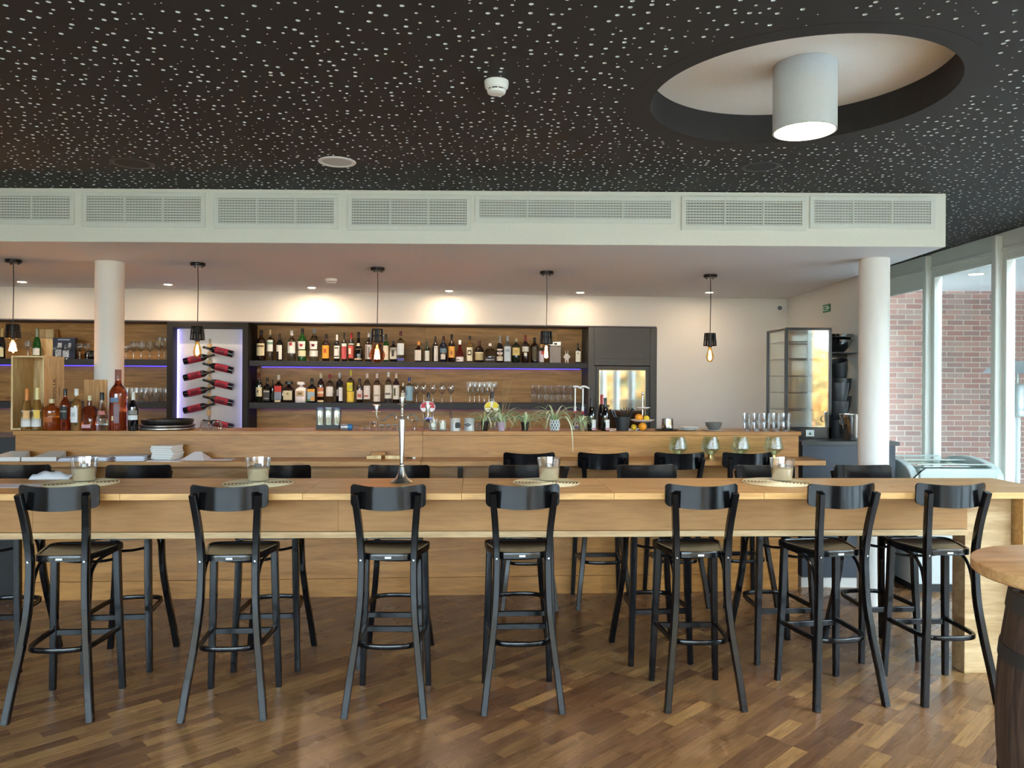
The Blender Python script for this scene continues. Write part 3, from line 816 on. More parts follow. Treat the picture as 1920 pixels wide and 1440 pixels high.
box(-4.25, -4.21, .10, .55, 0, ZT-.0345).build('leg', M_PLY, t, bevel=.002)

# ================================================================== STOOLS
def seat_outline(k=1.0):
    pts = [(.0, -.138), (.075, -.134), (.124, -.112), (.146, -.05), (.172, .05), (.188, .14), (.176, .192), (.12, .207), (0, .212)]
    r = bez([(x, y, 0) for x, y in pts], 4)
    full = r + [Vector((-p.x, p.y, 0)) for p in reversed(r[1:-1])]
    return [Vector((p.x*k, (p.y-.035)*k+.035, 0)) for p in full]
def make_stool():
    t = thing('bar_stool', '', 'bar stool', (0,0,0), 0, 'black bentwood bar stools')
    o1, o2 = seat_outline(1.0), seat_outline(.90)
    n = len(o1)
    m = MB()                                  # bent rim
    rows = [(o1, .768), (o1, .792), (seat_outline(.985), .800), (seat_outline(.92), .800), (o2, .793), (o2, .772)]
    vs = []; fs = []
    for o, z in rows: vs += [(p.x, p.y, z) for p in o]
    for r in range(len(rows)):
        r2 = (r+1) % len(rows)
        for k in range(n):
            k2 = (k+1) % n; fs.append((r*n+k, r*n+k2, r2*n+k2, r2*n+k))
    m.add(vs, fs); m.build('seat_rim', M_CHAIR, t, smooth=True)
    m = MB(); vs = []; fs = []; K = 6             # dished seat board
    for j in range(K+1):
        s = 1-j/K
        for p in seat_outline(.905*s if s > 0 else .001): vs.append((p.x, p.y, .7935 - .006*(1-s*s)))
    for j in range(K):
        for k in range(n):
            k2 = (k+1) % n; fs.append((j*n+k, j*n+k2, (j+1)*n+k2, (j+1)*n+k))
    m.add(vs, fs); m.build('seat', M_SEAT, t, smooth=True)
    for s in (-1, 1):
        path = bez([(s*.200, -.238, 0), (s*.180, -.212, .17), (s*.157, -.180, .35), (s*.140, -.155, .52), (s*.134, -.146, .68), (s*.135, -.146, .80), (s*.144, -.166, .95), (s*.160, -.205, 1.118)], 4)
        N = len(path)
        MB().sweep(path, [.034]*N, [.040-.010*abs(i/(N-1)-.55) for i in range(N)], (1, 0, 0)).build('rear_leg', M_CHAIR, t, smooth=True)
        path = [(s*.160, .158, .769), (s*.166, .165, .5), (s*.183, .185, 0)]
        MB().sweep(path, [.036, .036, .030], [.036, .036, .030], (1, 0, 0)).build('front_leg', M_CHAIR, t, smooth=True)
        br = bez([(s*.147, .135, .757), (s*.143, .03, .755), (s*.139, -.045, .738), (s*.136, -.095, .69), (s*.136, -.120, .62), (s*.137, -.132, .55)], 4)
        MB().tube(br, .0085, 8).build('brace', M_CHAIR, t, smooth=True)
        o = MB().lathe([(0, -.004), (.0045, -.004), (.0045, .002), (0, .002)], 10, M=Matrix.Translation((s*.135, -.167, .775)) @ Matrix.Rotation(math.pi/2, 4, 'X')).build('screw', M_METAL, t)
    # backrest: bent plywood panel
    hw = .193
    us = [-1, -.993, -.975, -.95, -.92, -.88] + [-.8+.2*i for i in range(9)] + [.88, .92, .95, .975, .993, 1]
    m = MB(); vs = []; fs = []; nx, nz = len(us)-1, 5
    for side in (0, 1):
        for j in range(nz+1):
            for i in range(nx+1):
                u = us[i]; w = -1+2*j/nz
                cr = max(0, abs(u)-.88)/.12
                zz = 1.098 + w*.060*(1-.38*(1-math.sqrt(max(0, 1-cr*cr)))) + .005 - .011*(1-u*u)
                y = -.206 + .066*u*u - .03*w*.060 + (.013 if side else 0)
                vs.append((u*hw, y, zz))
    g = (nx+1)*(nz+1)
    for j in range(nz):
        for i in range(nx):
            a = j*(nx+1)+i; fs.append((a, a+1, a+nx+2, a+nx+1)); fs.append((g+a, g+a+nx+1, g+a+nx+2, g+a+1))
    rim = [i for i in range(nx+1)] + [j*(nx+1)+nx for j in range(1, nz+1)] + [nz*(nx+1)+i for i in range(nx-1, -1, -1)] + [j*(nx+1) for j in range(nz-1, 0, -1)]
    for a, b in zip(rim, rim[1:]+rim[:1]): fs.append((a, g+a, g+b, b))
    m.add(vs, fs); m.build('backrest', M_CHAIR, t, smooth=True)
    hp = bez([(-.168, .165, .335), (-.160, .02, .335), (-.148, -.10, .335), (-.110, -.160, .335), (0, -.178, .335), (.110, -.160, .335), (.148, -.10, .335), (.160, .02, .335), (.168, .165, .335)], 5)
    MB().sweep(hp, .024, .018, (0, 0, 1)).build('foot_hoop', M_CHAIR, t, smooth=True)
    MB().box(-.166, .166, .164, .182, .300, .332).build('foot_rail', M_CHAIR, t, bevel=.003)
    MB().tube(bez([(-.158, .160, .715), (-.08, .168, .700), (0, .170, .697), (.08, .168, .700), (.158, .160, .715)], 3), .008, 8).build('front_bow', M_CHAIR, t, smooth=True)
    MB().box(-.016, .016, -.1395, -.1375, .776, .786).build('maker_tag', paint('#d8d8d4', .4), t)
    return t
stool0 = make_stool()
D = math.radians
stools = [
    (-2.288, 4.013, 4.8, 'near row bar stool at the far left, back turned to the viewer'),
    (-1.443, 4.048, 4.5, 'near row bar stool second from left, back turned to the viewer'),
    (-.634, 4.094, .8, 'near row bar stool directly in front of the silver candelabra'),
    (.050, 4.148, 3.9, 'near row bar stool in the middle, straight back to the viewer'),
    (.994, 4.190, 2.9, 'near row bar stool third from the right end of the table'),
    (1.734, 4.233, 10., 'near row bar stool second from right, turned slightly to the left'),
    (2.357, 4.280, 3.4, 'near row bar stool at the right beside the round barrel table'),
    (-3.02, 4.59, 184, 'far side bar stool cut by the left picture edge, facing the viewer'),
    (-2.285, 4.613, 186, 'far side bar stool between the two left sand glasses, facing the viewer'),
    (-1.432, 4.651, 184, 'far side bar stool just right of the second sand glass'),
    (-.705, 4.690, 180, 'far side bar stool right behind the silver candelabra base'),
    (.060, 4.735, 185, 'far side bar stool behind the third sand glass from left'),
    (.880, 4.786, 186, 'far side bar stool facing the viewer right of the middle of the table'),
    (1.645, 4.814, 185, 'far side bar stool behind the rightmost sand glass'),
    (2.290, 4.856, 185, 'far side bar stool before the white round column at right'),
    (.122, 5.885, 4, 'leftmost of the four bar stools drawn up to the bar ledge'),
    (.683, 5.928, 3, 'second from left of the four bar stools at the bar ledge'),
    (1.262, 5.968, 4, 'third from left of the four bar stools at the bar ledge'),
    (1.785, 6.005, 5, 'rightmost of the four bar stools drawn up to the bar ledge')]
for i, (x, y, a, lb) in enumerate(stools):
    if i == 0: stool0.location = (x, y, 0); stool0.rotation_euler = (0, 0, D(a)); stool0['label'] = lb
    else: dup(stool0, (x, y, 0), D(a), lb)

# barrel table
t = thing('barrel_table', 'round oak top on an old dark wine barrel', 'table', (2.06, 2.72, 0))
MB().lathe([(0, 1.005), (.368, 1.005), (.375, 1.012), (.375, 1.045), (.368, 1.05), (0, 1.05)], 72).build('table_top', M_BARTOP, t, smooth=True)
def barrel_r(z): return .245 + .05*math.sin(math.pi*min(1, max(0, z/.98)))
ns = 20
for k in range(ns):
    m = MB(); vs = []; fs = []; K = 12
    a0, a1 = 2*math.pi*k/ns+.006, 2*math.pi*(k+1)/ns-.006
    for j in range(K+1):
        z = .002 + j/K*.95; r = barrel_r(z)
        for rr in (r-.025, r):
            for a in (a0, (a0+a1)/2, a1): vs.append((rr*math.cos(a), rr*math.sin(a), z))
    for j in range(K):
        b = j*6
        fs += [(b+3, b+4, b+10, b+9), (b+4, b+5, b+11, b+10), (b, b+6, b+7, b+1), (b+1, b+7, b+8, b+2), (b, b+3, b+9, b+6), (b+2, b+8, b+11, b+5)]
    m.add(vs, fs); m.build('stave', M_BARREL, t, smooth=True)
for z, h in ((.03, .05), (.24, .045), (.70, .05), (.88, .065)):
    MB().lathe([(barrel_r(z)+.001, z), (barrel_r(z)+.004, z), (barrel_r(z+h)+.004, z+h), (barrel_r(z+h)+.001, z+h)], 48).build('hoop', paint('#4c4a47', .5, .6), t, smooth=True)
MB().lathe([(0, .93), (.222, .93), (.222, .955), (.23, 1.004), (0, 1.004)], 40).build('head', M_BARREL, t)

# ================================================================== BACK BAR
KO = Vector((0, 8.39, 0))
def back_pt(lx, ly, z): return KO + Matrix.Rotation(A_BACK, 3, 'Z') @ Vector((lx, ly, z))
def back_lx(x, ly=0.0, y=712):
    p = on_line(x, y, 8.39 + ly/math.cos(A_BACK), .086)
    q = Matrix.Rotation(-A_BACK, 3, 'Z') @ (p - KO)
    return q.x
def back_z(x, y, ly=0.0): return on_line(x, y, 8.39 + ly/math.cos(A_BACK), .086).z
ZU0, ZU1, ZL0, ZL1 = 1.830, 1.889, 1.377, 1.4405
FX0, FX1 = back_lx(313), back_lx(465)
M_LED = emit('#4a40ff', 1.8)
for nm, x0, x1, z0, z1, lb in (('l', -8.0, FX0-.003, ZU0, ZU1, 'upper black wall shelf left of the wine display'), ('l', -8.0, FX0-.003, ZL0, ZL1, 'lower black wall shelf left of the wine display'),
                           ('r', FX1+.003, .868, ZU0, ZU1, 'upper long black wall shelf full of spirit bottles'), ('r', FX1+.003, .868, ZL0, ZL1, 'lower long black wall shelf with bottles and wine glasses')):
    t = thing('wall_shelf', lb, 'shelf', back_pt(0, 0, 0), A_BACK, 'black wall shelves with blue light strips')
    box(x0, x1, .03, .398, z0, z1).build('board', M_SHELF, t, bevel=.002)
    box(x0+.05, x1-.05, .375, .392, z0-.008, z0-.001).build('led_strip', M_LED, t)
# wine display box
M_FRB = paint('#0d0b0a', .65)
t = thing('display_frame', 'black framed white lit display panel holding slanted wine bottles', 'display', back_pt(0, 0, 0), A_BACK)
ft = .058; zt = 2.285
box(FX0, FX0+ft, -.01, .398, .95, zt).build('frame_side', M_FRB, t, bevel=.002)
box(FX1-ft, FX1, -.01, .398, .95, zt).build('frame_side', M_FRB, t, bevel=.002)
box(FX0+ft, FX1-ft, -.01, .398, zt-ft, zt).build('frame_top', M_FRB, t, bevel=.002)
box(FX0+ft, FX1-ft, .16, .18, .95, zt-ft-.001).build('white_panel', paint('#eef0f0', .55), t)
for x in (FX0+ft+.002, FX1-ft-.008):
    box(x, x+.006, .13, .155, .96, zt-ft-.01).build('light_strip', emit('#9a94ff', 2.4), t)
wcx = back_lx(392, .13)
t = thing('bottle_rail', 'vertical rope rail with wooden blocks carrying wine bottles', 'rack', back_pt(wcx, .155, 0), A_BACK)
box(-.012, .012, -.004, .003, 1.18, 2.12).build('rope', paint('#b9b09a', .8), t)
for k in range(9):
    z = back_z(392, 651+k*15.35, .13)
    box(-.020, .020, -.026, -.005, z-.030, z+.034).build('block', M_CRATE, t, bevel=.002)

# ---------------------------------------------------------------- bottles
KIND = {
 'wine':    ([(0,0),(.94,0),(1,.02),(1,.60),(.93,.66),(.62,.72),(.38,.77),(.33,.80),(.31,.955),(.36,.96),(.36,1),(0,1)], 2, .78),
 'spirit':  ([(0,0),(.95,0),(1,.02),(1,.60),(.95,.65),(.70,.71),(.44,.75),(.36,.80),(.34,.97),(.36,1),(0,1)], 2, .84),
 'tall':    ([(0,0),(.95,0),(1,.015),(1,.66),(.92,.69),(.55,.725),(.36,.75),(.33,.80),(.33,1),(0,1)], 2, .84),
 'square':  ([(0,0),(.95,0),(1,.02),(1,.60),(.92,.64),(.55,.70),(.36,.74),(.33,.80),(.34,1),(0,1)], 7, .82),
 'flask':   ([(0,0),(.95,0),(1,.03),(1,.60),(.92,.68),(.5,.74),(.34,.78),(.30,.86),(.30,1),(0,1)], 7, .86),
 'champ':   ([(0,0),(.95,0),(1,.02),(1,.42),(.93,.52),(.72,.64),(.45,.76),(.34,.82),(.30,.97),(.33,1),(0,1)], 2, .72),
 'bell':    ([(0,0),(.95,0),(1,.02),(1,.28),(.90,.40),(.55,.55),(.40,.66),(.34,.80),(.32,1),(0,1)], 2, .80),
 'vase':    ([(0,0),(.88,0),(.92,.02),(.88,.25),(.90,.45),(1,.58),(1,.63),(.85,.68),(.45,.76),(.34,.80),(.30,1),(0,1)], 2, .86),
 'decanter':([(0,0),(.95,0),(1,.03),(.84,.62),(.72,.70),(.30,.72),(.26,.85),(.24,1),(0,1)], 7, .86),
 'squat':   ([(0,0),(.95,0),(1,.02),(1,.62),(.95,.70),(.7,.76),(.34,.80),(.30,.86),(.30,1),(0,1)], 2, .86),
}
G = {'clear': solid_glass('#eef4f2'), 'green': solid_glass('#2f7a33', .75), 'dgreen': paint('#0d1a10', .08, coat=.5), 'brown': paint('#1d0d06', .08, coat=.5),
     'black': paint('#08080a', .08, coat=.5), 'amber': solid_glass('#c8691e', .85), 'white': paint('#ece6e6', .3), 'red': solid_glass('#7c1410', .7), 'gold': solid_glass('#e8c27a', .9),
     'blue': paint('#10182e', .1, coat=.5), 'ice': solid_glass('#c4dcea', .9), 'yellow': solid_glass('#f0e27a', .9), 'rose': solid_glass('#b3502c', .85)}
def prof_r(prof, f):
    for (r0, z0), (r1, z1) in zip(prof[:-1], prof[1:]):
        if z1 > z0 and z0 <= f <= z1: return r0+(r1-r0)*(f-z0)/(z1-z0)
    return 1.0
def bottle(name, loc, R, H, kind, glass, cap, patches, label, group, rz=0.0, capw=None, cat='bottle', depth=None):
    prof, e, zc = KIND[kind]
    t = thing(name, label, cat, loc, rz, group)
    P = [(r*R, z*H) for r, z in prof]
    ex = [e if z <= .64 else 2 for r, z in prof]
    hz = zc*H
    body = MB().lathe([p for p in P if p[1] < hz-1e-6] + [(prof_r(prof, zc)*R, hz), (0, hz)], 24, ex=[x for p, x in zip(P, ex) if p[1] < hz-1e-6]+[2, 2])
    body.build('glass_body', G[glass], t, smooth=True)
    rc = (capw or (prof_r(prof, (zc+1)/2)*1.10))*R
    c0 = hz+.0004
    MB().lathe([(0, c0), (rc, c0), (rc, H-.004), (rc*.9, H), (0, H)], 16, ex=(4 if capw else 2)).build('cap', paint(cap, .35), t, smooth=True)
    first = None
    for i, (a0, a1, f0, f1, c) in enumerate(patches):
        m = MB(); n = 10; vs = []; fs = []
        off = 1.02 + .018*i
        for j, f in enumerate((f0, f1)):
            r = prof_r(prof, f)*R*off
            for k in range(n+1):
                q = math.radians(-90 + a0 + (a1-a0)*k/n)
                s_ = sup(q, r, e if f <= .64 else 2); vs.append((s_[0], s_[1], f*H))
        for k in range(n): fs.append((k, k+1, n+2+k, n+1+k))
        m.add(vs, fs)
        o = m.build('label_sticker' if i == 0 else 'label_mark', paint(c, .6), t if i == 0 else first, smooth=True)
        first = first or o
    return t
def shelf_bottles(rows, zshelf, ly, grp, where):
    for (x, w, yt, kind, glass, cap, pt, lb, *rest) in rows:
        p = on_line(x, 700, 8.39 + ly/math.cos(A_BACK), .086)
        H = on_line(x, yt, 8.39 + ly/math.cos(A_BACK), .086).z - zshelf
        R = w/2/F*p.y
        bottle('bottle', (p.x, p.y, zshelf+.0006), R, H, kind, glass, cap, pt, lb, grp, capw=rest[0] if rest else None)
W_, CR, BG = '#e9e7e2', '#e3d9b4', '#cbb893'
UP = 'bottles on the upper back shelf'
upper = [
 (489.5,16.5,619,'spirit','brown','#17100c',[(-60,60,.16,.56,CR),(-50,50,.44,.50,'#6a5a3a')],'brown spirit bottle with cream label, first on upper shelf'),
 (506.3,11.5,618,'tall','clear','#d8bf86',[(-70,70,.30,.66,'#e6ebe6'),(-70,70,.52,.60,'#7fa08c')],'slim clear bottle with white green label and gold neck'),
 (524,11.5,626,'wine','black','#20100c',[(-60,60,.05,.58,W_),(-60,0,.05,.34,'#1b1412')],'black wine bottle with white label split by a dark block'),
 (546.6,14.8,620,'spirit','clear','#f1f1ee',[(-75,75,.25,.62,'#e8ebe8'),(-22,18,.50,.60,'#a03030')],'clear rum bottle with red spot on pale label'),
 (566.5,17,616,'vase','green','#2a2a20',[(-70,70,.14,.32,CR),(-52,52,.36,.60,'#f0e8e4'),(-62,62,.45,.51,'#4a4350'),(-18,18,.44,.52,'#a03038')],'green vermouth bottle with round white emblem'),
 (588.7,18,616,'vase','clear','#9a9a9a',[(-70,70,.14,.32,'#dfe2da'),(-52,52,.36,.60,'#f0e8e8'),(-62,62,.45,.51,'#4a4350'),(-18,18,.44,.52,'#702030')],'clear vermouth bottle with round white emblem'),
 (610.8,13.5,626.5,'spirit','brown','#1c120c',[(-70,70,.10,.58,'#e3a23a'),(-26,20,.30,.46,'#c0562a')],'brown bottle with bright orange label'),
 (631.6,10.8,627.5,'wine','black','#eceae4',[(-70,70,.10,.58,W_),(-40,40,.47,.52,'#333333'),(-55,55,.16,.20,'#222222')],'dark bottle with white neck and white label'),
 (645.2,9.8,624,'wine','brown','#15100e',[(-75,75,.08,.55,'#c4555a'),(-75,75,.52,.62,'#dfe4de')],'slim bottle with rose red label and dark cap'),
 (658.5,10.6,624,'wine','dgreen','#b02424',[(-70,70,.10,.55,'#c9584c'),(-70,70,.58,.62,'#dde8d8'),(-55,0,.25,.45,'#e9e0d0')],'dark green bottle with red cap and red white label'),
 (672,15,622.6,'bell','black','#15120c',[(-65,65,.05,.42,'#cbb290'),(-45,45,.52,.62,'#d7cdb8')],'black bottle with broad beige label flaring at the foot'),
 (691.3,13.4,624,'spirit','brown','#c8c8c4',[(-65,65,.08,.58,'#dcd6d0'),(-50,-12,.08,.56,'#8a8078'),(0,18,.14,.50,'#77706a')],'dark bottle with white label left of the globe bulb'),
 (708,13,632,'wine','brown','#1a1008',[(-60,60,.12,.5,'#7c6a58')],'brown bottle standing right behind the globe bulb'),
 (723.4,10,626.6,'wine','green','#27201a',[(-75,75,.06,.58,'#e9dfc8')],'green bottle with tall cream label right of the globe bulb'),
 (737.4,13.4,639,'squat','black','#141210',[(-75,75,.12,.66,'#e0dccb'),(-20,18,.25,.55,'#3c3833')],'short bottle with big cream label and black figure'),
 (751,13.4,621,'tall','clear','#6a3030',[(-70,70,.22,.60,'#dfe8ea'),(-70,70,.03,.12,'#5a62b0')],'clear bottle with pale label and blue foot'),
 (784.6,13.4,640.6,'square','brown','#e08a2c',[(-55,40,.06,.58,'#dedad2')],'square brown bottle with white label and orange cap'),
 (800.6,10,640.6,'wine','dgreen','#2a3a28',[(-65,65,.05,.55,'#d8d8d0')],'small dark green bottle with white label next to orange cap'),
 (816,10.5,630.8,'wine','black','#2a1512',[(-20,70,.03,.62,'#dcd9d4'),(20,30,.06,.56,'#8a8683')],'slim black bottle with tall pale label'),
 (831,14.4,630.4,'wine','blue','#3a1a16',[(-50,60,.36,.52,'#5f7d90'),(-35,35,.10,.30,'#c3bdb8')],'navy bottle with pale blue script label'),
 (846.6,12.4,626.8,'wine','brown','#0f0c0a',[(-80,80,.16,.56,'#d79d4c'),(-14,16,.26,.40,'#8a5a24')],'dark bottle with amber label, tallest of its group'),
 (862,14.6,638,'bell','red','#ece8e4',[(-75,75,.03,.24,'#e7e0da'),(-50,0,.09,.13,'#403434')],'red bell shaped bottle with low white label'),
 (880.3,11.6,630,'spirit','gold','#1a1510',[(-65,65,.05,.56,'#e6e0c4'),(-34,34,.26,.46,'#28261f'),(-20,20,.31,.41,'#e6e0c4')],'pale bottle with black ring emblem and dark cap'),
 (898.4,16.2,639.7,'spirit','brown','#5a2c20',[(-70,70,.10,.48,'#b4a67c'),(-70,70,.42,.48,'#d8cfa6')],'brown liqueur bottle with olive cream label'),
 (918.8,19.5,644,'decanter','clear','#e9e6dc',[(-50,50,.06,.26,'#22242a'),(-40,40,.12,.16,'#b8bcc0')],'clear trapezoid decanter bottle with dark low label'),
 (937,13.2,629,'champ','black','#8f8c88',[(-50,50,.30,.50,'#dcd6d4'),(-60,60,.06,.22,'#d6cfbc'),(-18,20,.36,.44,'#6a6468')],'black sparkling wine bottle with silver neck foil'),
 (951.4,12.8,630,'square','ice','#b4b6b8',[(-48,48,.05,.60,'#c3d0d8'),(-30,30,.40,.50,'#93a4b0')],'pale blue square bottle with silver cap'),
 (967.3,14,635,'squat','dgreen','#b8b08a',[(-80,80,.30,.62,'#dcc884'),(-20,20,.40,.52,'#c0a860')],'green bottle with yellow label and paper tag'),
 (984.9,13,628.3,'wine','brown','#7a1c18',[(-70,70,.40,.58,'#d3d6cc'),(-24,24,.24,.36,'#ddd8cc')],'dark bottle with red cap and round seal'),
 (1002,15.6,632.8,'vase','brown','#1c140e',[(-34,34,.12,.56,'#4a4020'),(-26,26,.30,.36,'#b49a3a'),(-20,20,.46,.50,'#a88c3c')],'dark brown bitters bottle with olive gold label'),
 (1015,9.6,645,'tall','clear','#d4a050',[(-80,80,.04,.62,'#cfc8d4'),(-10,60,.44,.62,'#c0484c')],'small pale bottle behind the tube shaped bulb'),
 (1083.4,10,643.7,'square','black','#141818',[(-46,46,.06,.60,'#d8d6c6'),(-16,16,.46,.52,'#505048')],'black square bottle alone at the right end of upper shelf'),
]
shelf_bottles(upper, ZU1, .13, UP, 'upper')
LO = 'bottles on the lower back shelf'
lower = [
 (486,11.8,700,'wine','dgreen','#6a1414',[(-75,75,.20,.52,CR),(-18,6,.34,.42,'#5a4a2a')],'green whiskey bottle with cream label and red cap'),
 (501.5,12.6,708.5,'square','black','#121212',[(-45,45,.08,.50,'#3a3c3c'),(-40,40,.42,.46,'#d4d4d0'),(-32,32,.14,.18,'#b0b0ac')],'square black label whiskey bottle with white lettering bands'),
 (511.5,6.5,711.7,'wine','black','#1a1a18',[(-50,50,.10,.40,'#2c3428')],'slim dark bottle squeezed beside the black label whiskey'),
 (522.8,14.2,703,'square','clear','#e9dfc8',[(-45,45,.10,.42,'#8a97a8'),(-46,46,.38,.60,'#c23a34'),(-36,36,.02,.08,'#e8dcb8')],'whisky bottle with slanted red band label'),
 (542,18,715,'flask','brown','#120c08',[(-44,44,.12,.56,'#cfc7a4'),(-14,14,.36,.46,'#8c8250')],'square amaretto bottle with broad dark cap',.72),
 (565,19.4,716,'flask','white','#f0eaea',[(-36,36,.30,.56,'#c0a982'),(-20,20,.38,.48,'#7a6040')],'white square bottle with broad white cap',.72),
 (585,14.6,709.4,'square','black','#18120e',[(-46,46,.06,.56,'#9fb6c8'),(-46,46,.44,.56,'#e0a03c'),(0,46,.08,.24,'#d89a50'),(-46,-10,.06,.14,'#5a8a4a')],'black bottle with orange and blue picture label'),
 (601.8,12.8,700,'spirit','brown','#e2cfa0',[(-60,60,.20,.52,'#c4805c'),(-60,60,.30,.38,'#ecd9c0'),(-60,60,.02,.08,'#e0d4a8')],'brown rum bottle with copper round label'),
 (618.5,13.4,701.7,'spirit','clear','#a52a24',[(-70,70,.22,.56,'#e6e0da')],'clear bottle with white label and red cap'),
 (637,12.8,698.7,'tall','black','#c9c9c6',[(0,70,.05,.50,'#e3e3ea'),(-50,-5,.22,.44,'#8c8c92')],'black bottle with silver pourer and half white label'),
 (657.7,13.4,694.4,'tall','clear','#d9c43c',[(-80,80,.02,.34,'#e8c84a'),(-80,40,.36,.62,'#e2da2c'),(-20,40,.42,.56,'#c8c060')],'bright yellow labelled limoncello bottle, tallest on lower shelf'),
 (674.7,11.4,709.7,'spirit','brown','#2c1410',[(-70,70,.14,.52,'#e0d2cc'),(-30,40,.22,.36,'#b86a60')],'small dark bottle with white and red label'),
 (688.4,12.4,700.4,'spirit','clear','#f0dccc',[(-75,75,.12,.58,'#e2dad4'),(-55,30,.20,.26,'#b06a62')],'clear fruit brandy bottle with rose marked white label'),
 (707,12.8,700.4,'spirit','clear','#f0dccc',[(-75,75,.04,.60,'#e4dcd2'),(-45,45,.22,.28,'#b0a48c')],'clear fruit brandy bottle above the left candelabra cup'),
 (728.3,13,697.7,'spirit','clear','#f3efe6',[(-75,75,.14,.58,'#dcdcd2'),(-60,60,.01,.12,'#1c1a1e'),(-50,40,.26,.32,'#6a6a5c')],'clear bottle with white stopper and black foot'),
 (743,12.4,700.4,'spirit','brown','#f0dccc',[(-75,75,.12,.60,'#dedcd0'),(-40,0,.24,.50,'#5a6450')],'dark fruit brandy bottle with white label and pale stopper'),
 (756,8,718,'spirit','clear','#eee6c6',[(-60,60,.2,.5,'#d8d4c4')],'small clear bottle right behind the candelabra top'),
 (767.7,14,707.5,'tall','clear','#2e3f92',[(-80,80,.08,.66,'#8fb4c8'),(-70,-20,.3,.5,'#6f96ac')],'clear bottle with light blue label and blue cap'),
]
shelf_bottles(lower, ZL1, .13, LO, 'lower')
for (x, yt, w, z, g, pt, cap, lb) in ((3, 616, 12, ZU1, 'black', [(-60,60,.06,.36,'#e3dcae')], '#a89a60', 'dark bottle with cream label cut by the left edge'),
                                      (69, 616, 13.5, ZU1, 'green', [(-70,70,.12,.34,'#dfe2dc')], '#7a8a7a', 'green bottle with white label beside the upright wooden box')):
    p = on_line(x, 700, 8.39+.13, .086); H = on_line(x, yt, 8.39+.13, .086).z - z
    bottle('bottle', (p.x, p.y, z+.0006), w/2/F*p.y, H, 'champ', g, cap, pt, lb, 'bottles on the upper left shelf')
# slanted wine bottles in the display
wl_ = ['first slanted wine bottle on the right side, topmost', 'second slanted wine bottle down on the right side', 'third slanted wine bottle down on the right side', 'fourth slanted wine bottle down on the right side', 'lowest slanted wine bottle on the right, half hidden by upturned glasses']
ll_ = ['first slanted wine bottle on the left side, topmost', 'second slanted wine bottle down on the left side', 'third slanted wine bottle down on the left side', 'lowest slanted wine bottle on the left side']
for i, (lst, bx, by0, sgn) in enumerate(((wl_, 437.5, 664.5, -1), (ll_, 345, 678, 1))):
    for k, lb in enumerate(lst):
        yy = by0 + k*30.7 + (14 if (i == 0 and k == 4) else 0)
        p = on_line(bx, yy, 8.39+.085, .086)
        t = bottle('wine_bottle', p, .0375, .325, 'wine', 'black', '#150d0c', [(-78,78,.16,.58,'#961638'),(-30,22,.26,.50,'#6a0e28')], lb + ' in display', 'slanted wine bottles in the lit display')
        t.rotation_euler = (0, D(sgn*76.5), A_BACK)

ORD = ['first', 'second', 'third', 'fourth', 'fifth', 'sixth', 'seventh', 'eighth', 'ninth']
# ---------------------------------------------------------------- glassware
M_RIMG = thin_glass('#f4f6f6', .9, .10)
def wine_glass(loc, H, R, label, grp, flat=False):
    t = thing('wine_glass', label, 'glass', loc, 0, grp)
    hb = H*.46
    if flat: prof = [(.004, hb), (R*.9, hb+.004), (R*.97, hb+.02), (R, H)]
    else: prof = [(.004, hb-.004), (R*.55, hb+.008), (R*.97, hb+.035), (R, hb+.055), (R*.80, H)]
    MB().lathe(prof, 20).build('bowl', M_THIN, t, smooth=True)
    MB().lathe([(R*.85, .0), (R*.8, .003), (.006, .006), (.0038, .02), (.0035, hb-.006), (.006, hb+.002)], 16).build('stem', thin_glass('#e9eef0', .9, .3), t, smooth=True)
def tumbler(loc, H, R, label, grp, rb=.85, name='tumbler', up=True):
    t = thing(name, label, 'glass', loc, 0, grp)
    pr = [(0, .004), (R*rb*.9, .004), (R*rb, .012), (R*.99, H)] if up else [(0, H-.004), (R*rb*.9, H-.004), (R*rb, H-.012), (R*.99, 0)]
    MB().lathe(pr, 20).build('glass_wall', M_RIMG, t, smooth=True)
    zb = (0, .008) if up else (H-.008, H)
    MB().lathe([(0, zb[0]), (R*rb*.93, zb[0]), (R*rb*.95, zb[1]), (0, zb[1])], 20).build('glass_base', thin_glass('#dfe6ea', .9, .3), t, smooth=True)
    return t
def bk(x, ly, z): 
    p = on_line(x, 712, 8.39+ly/math.cos(A_BACK), .086); return (p.x, p.y, z)
for i, x in enumerate((781, 795, 812, 829, 846)):
    wine_glass(bk(x, .12, ZL1+.0006), .222, .042, ORD[i]+' from left of five round wine glasses on lower shelf', 'five wine glasses on the lower shelf')
for i, x in enumerate((881, 890, 899, 908, 917, 926)):
    wine_glass(bk(x, .12+.1*(i % 2), ZL1+.0006), .232, .040, ORD[i]+' from left of six flat bottomed wine glasses above the plants', 'flat bottomed wine glasses on the lower shelf', True)
for i in range(7):
    tumbler(bk(1001+i*11.7, .14, ZL1+.0006), .098, .032, ORD[i]+' tumbler from left in the lower row of the double stack', 'tumblers in the double stack, lower row')
    tumbler(bk(1001+i*11.7, .14, ZL1+.1000), .100, .032, ORD[i]+' tumbler from left in the upper row of the double stack', 'tumblers in the double stack, upper row')
for i, x in enumerate((236, 250, 264, 281, 298, 308)):
    wine_glass(bk(x, .12+.09*(i % 2), ZU1+.0006), (.17, .20, .2, .2, .24, .24)[i], .040, ORD[i]+' stemmed glass from the left column on the upper shelf', 'stemmed glasses on the upper left shelf')
for i in range(9):
    tumbler(bk(238+i*9, .12+.08*(i % 2), ZL1+.0006), .15, .026, ORD[i]+' tall tumbler from the left column on the lower shelf', 'tall tumblers on the lower left shelf', .9)
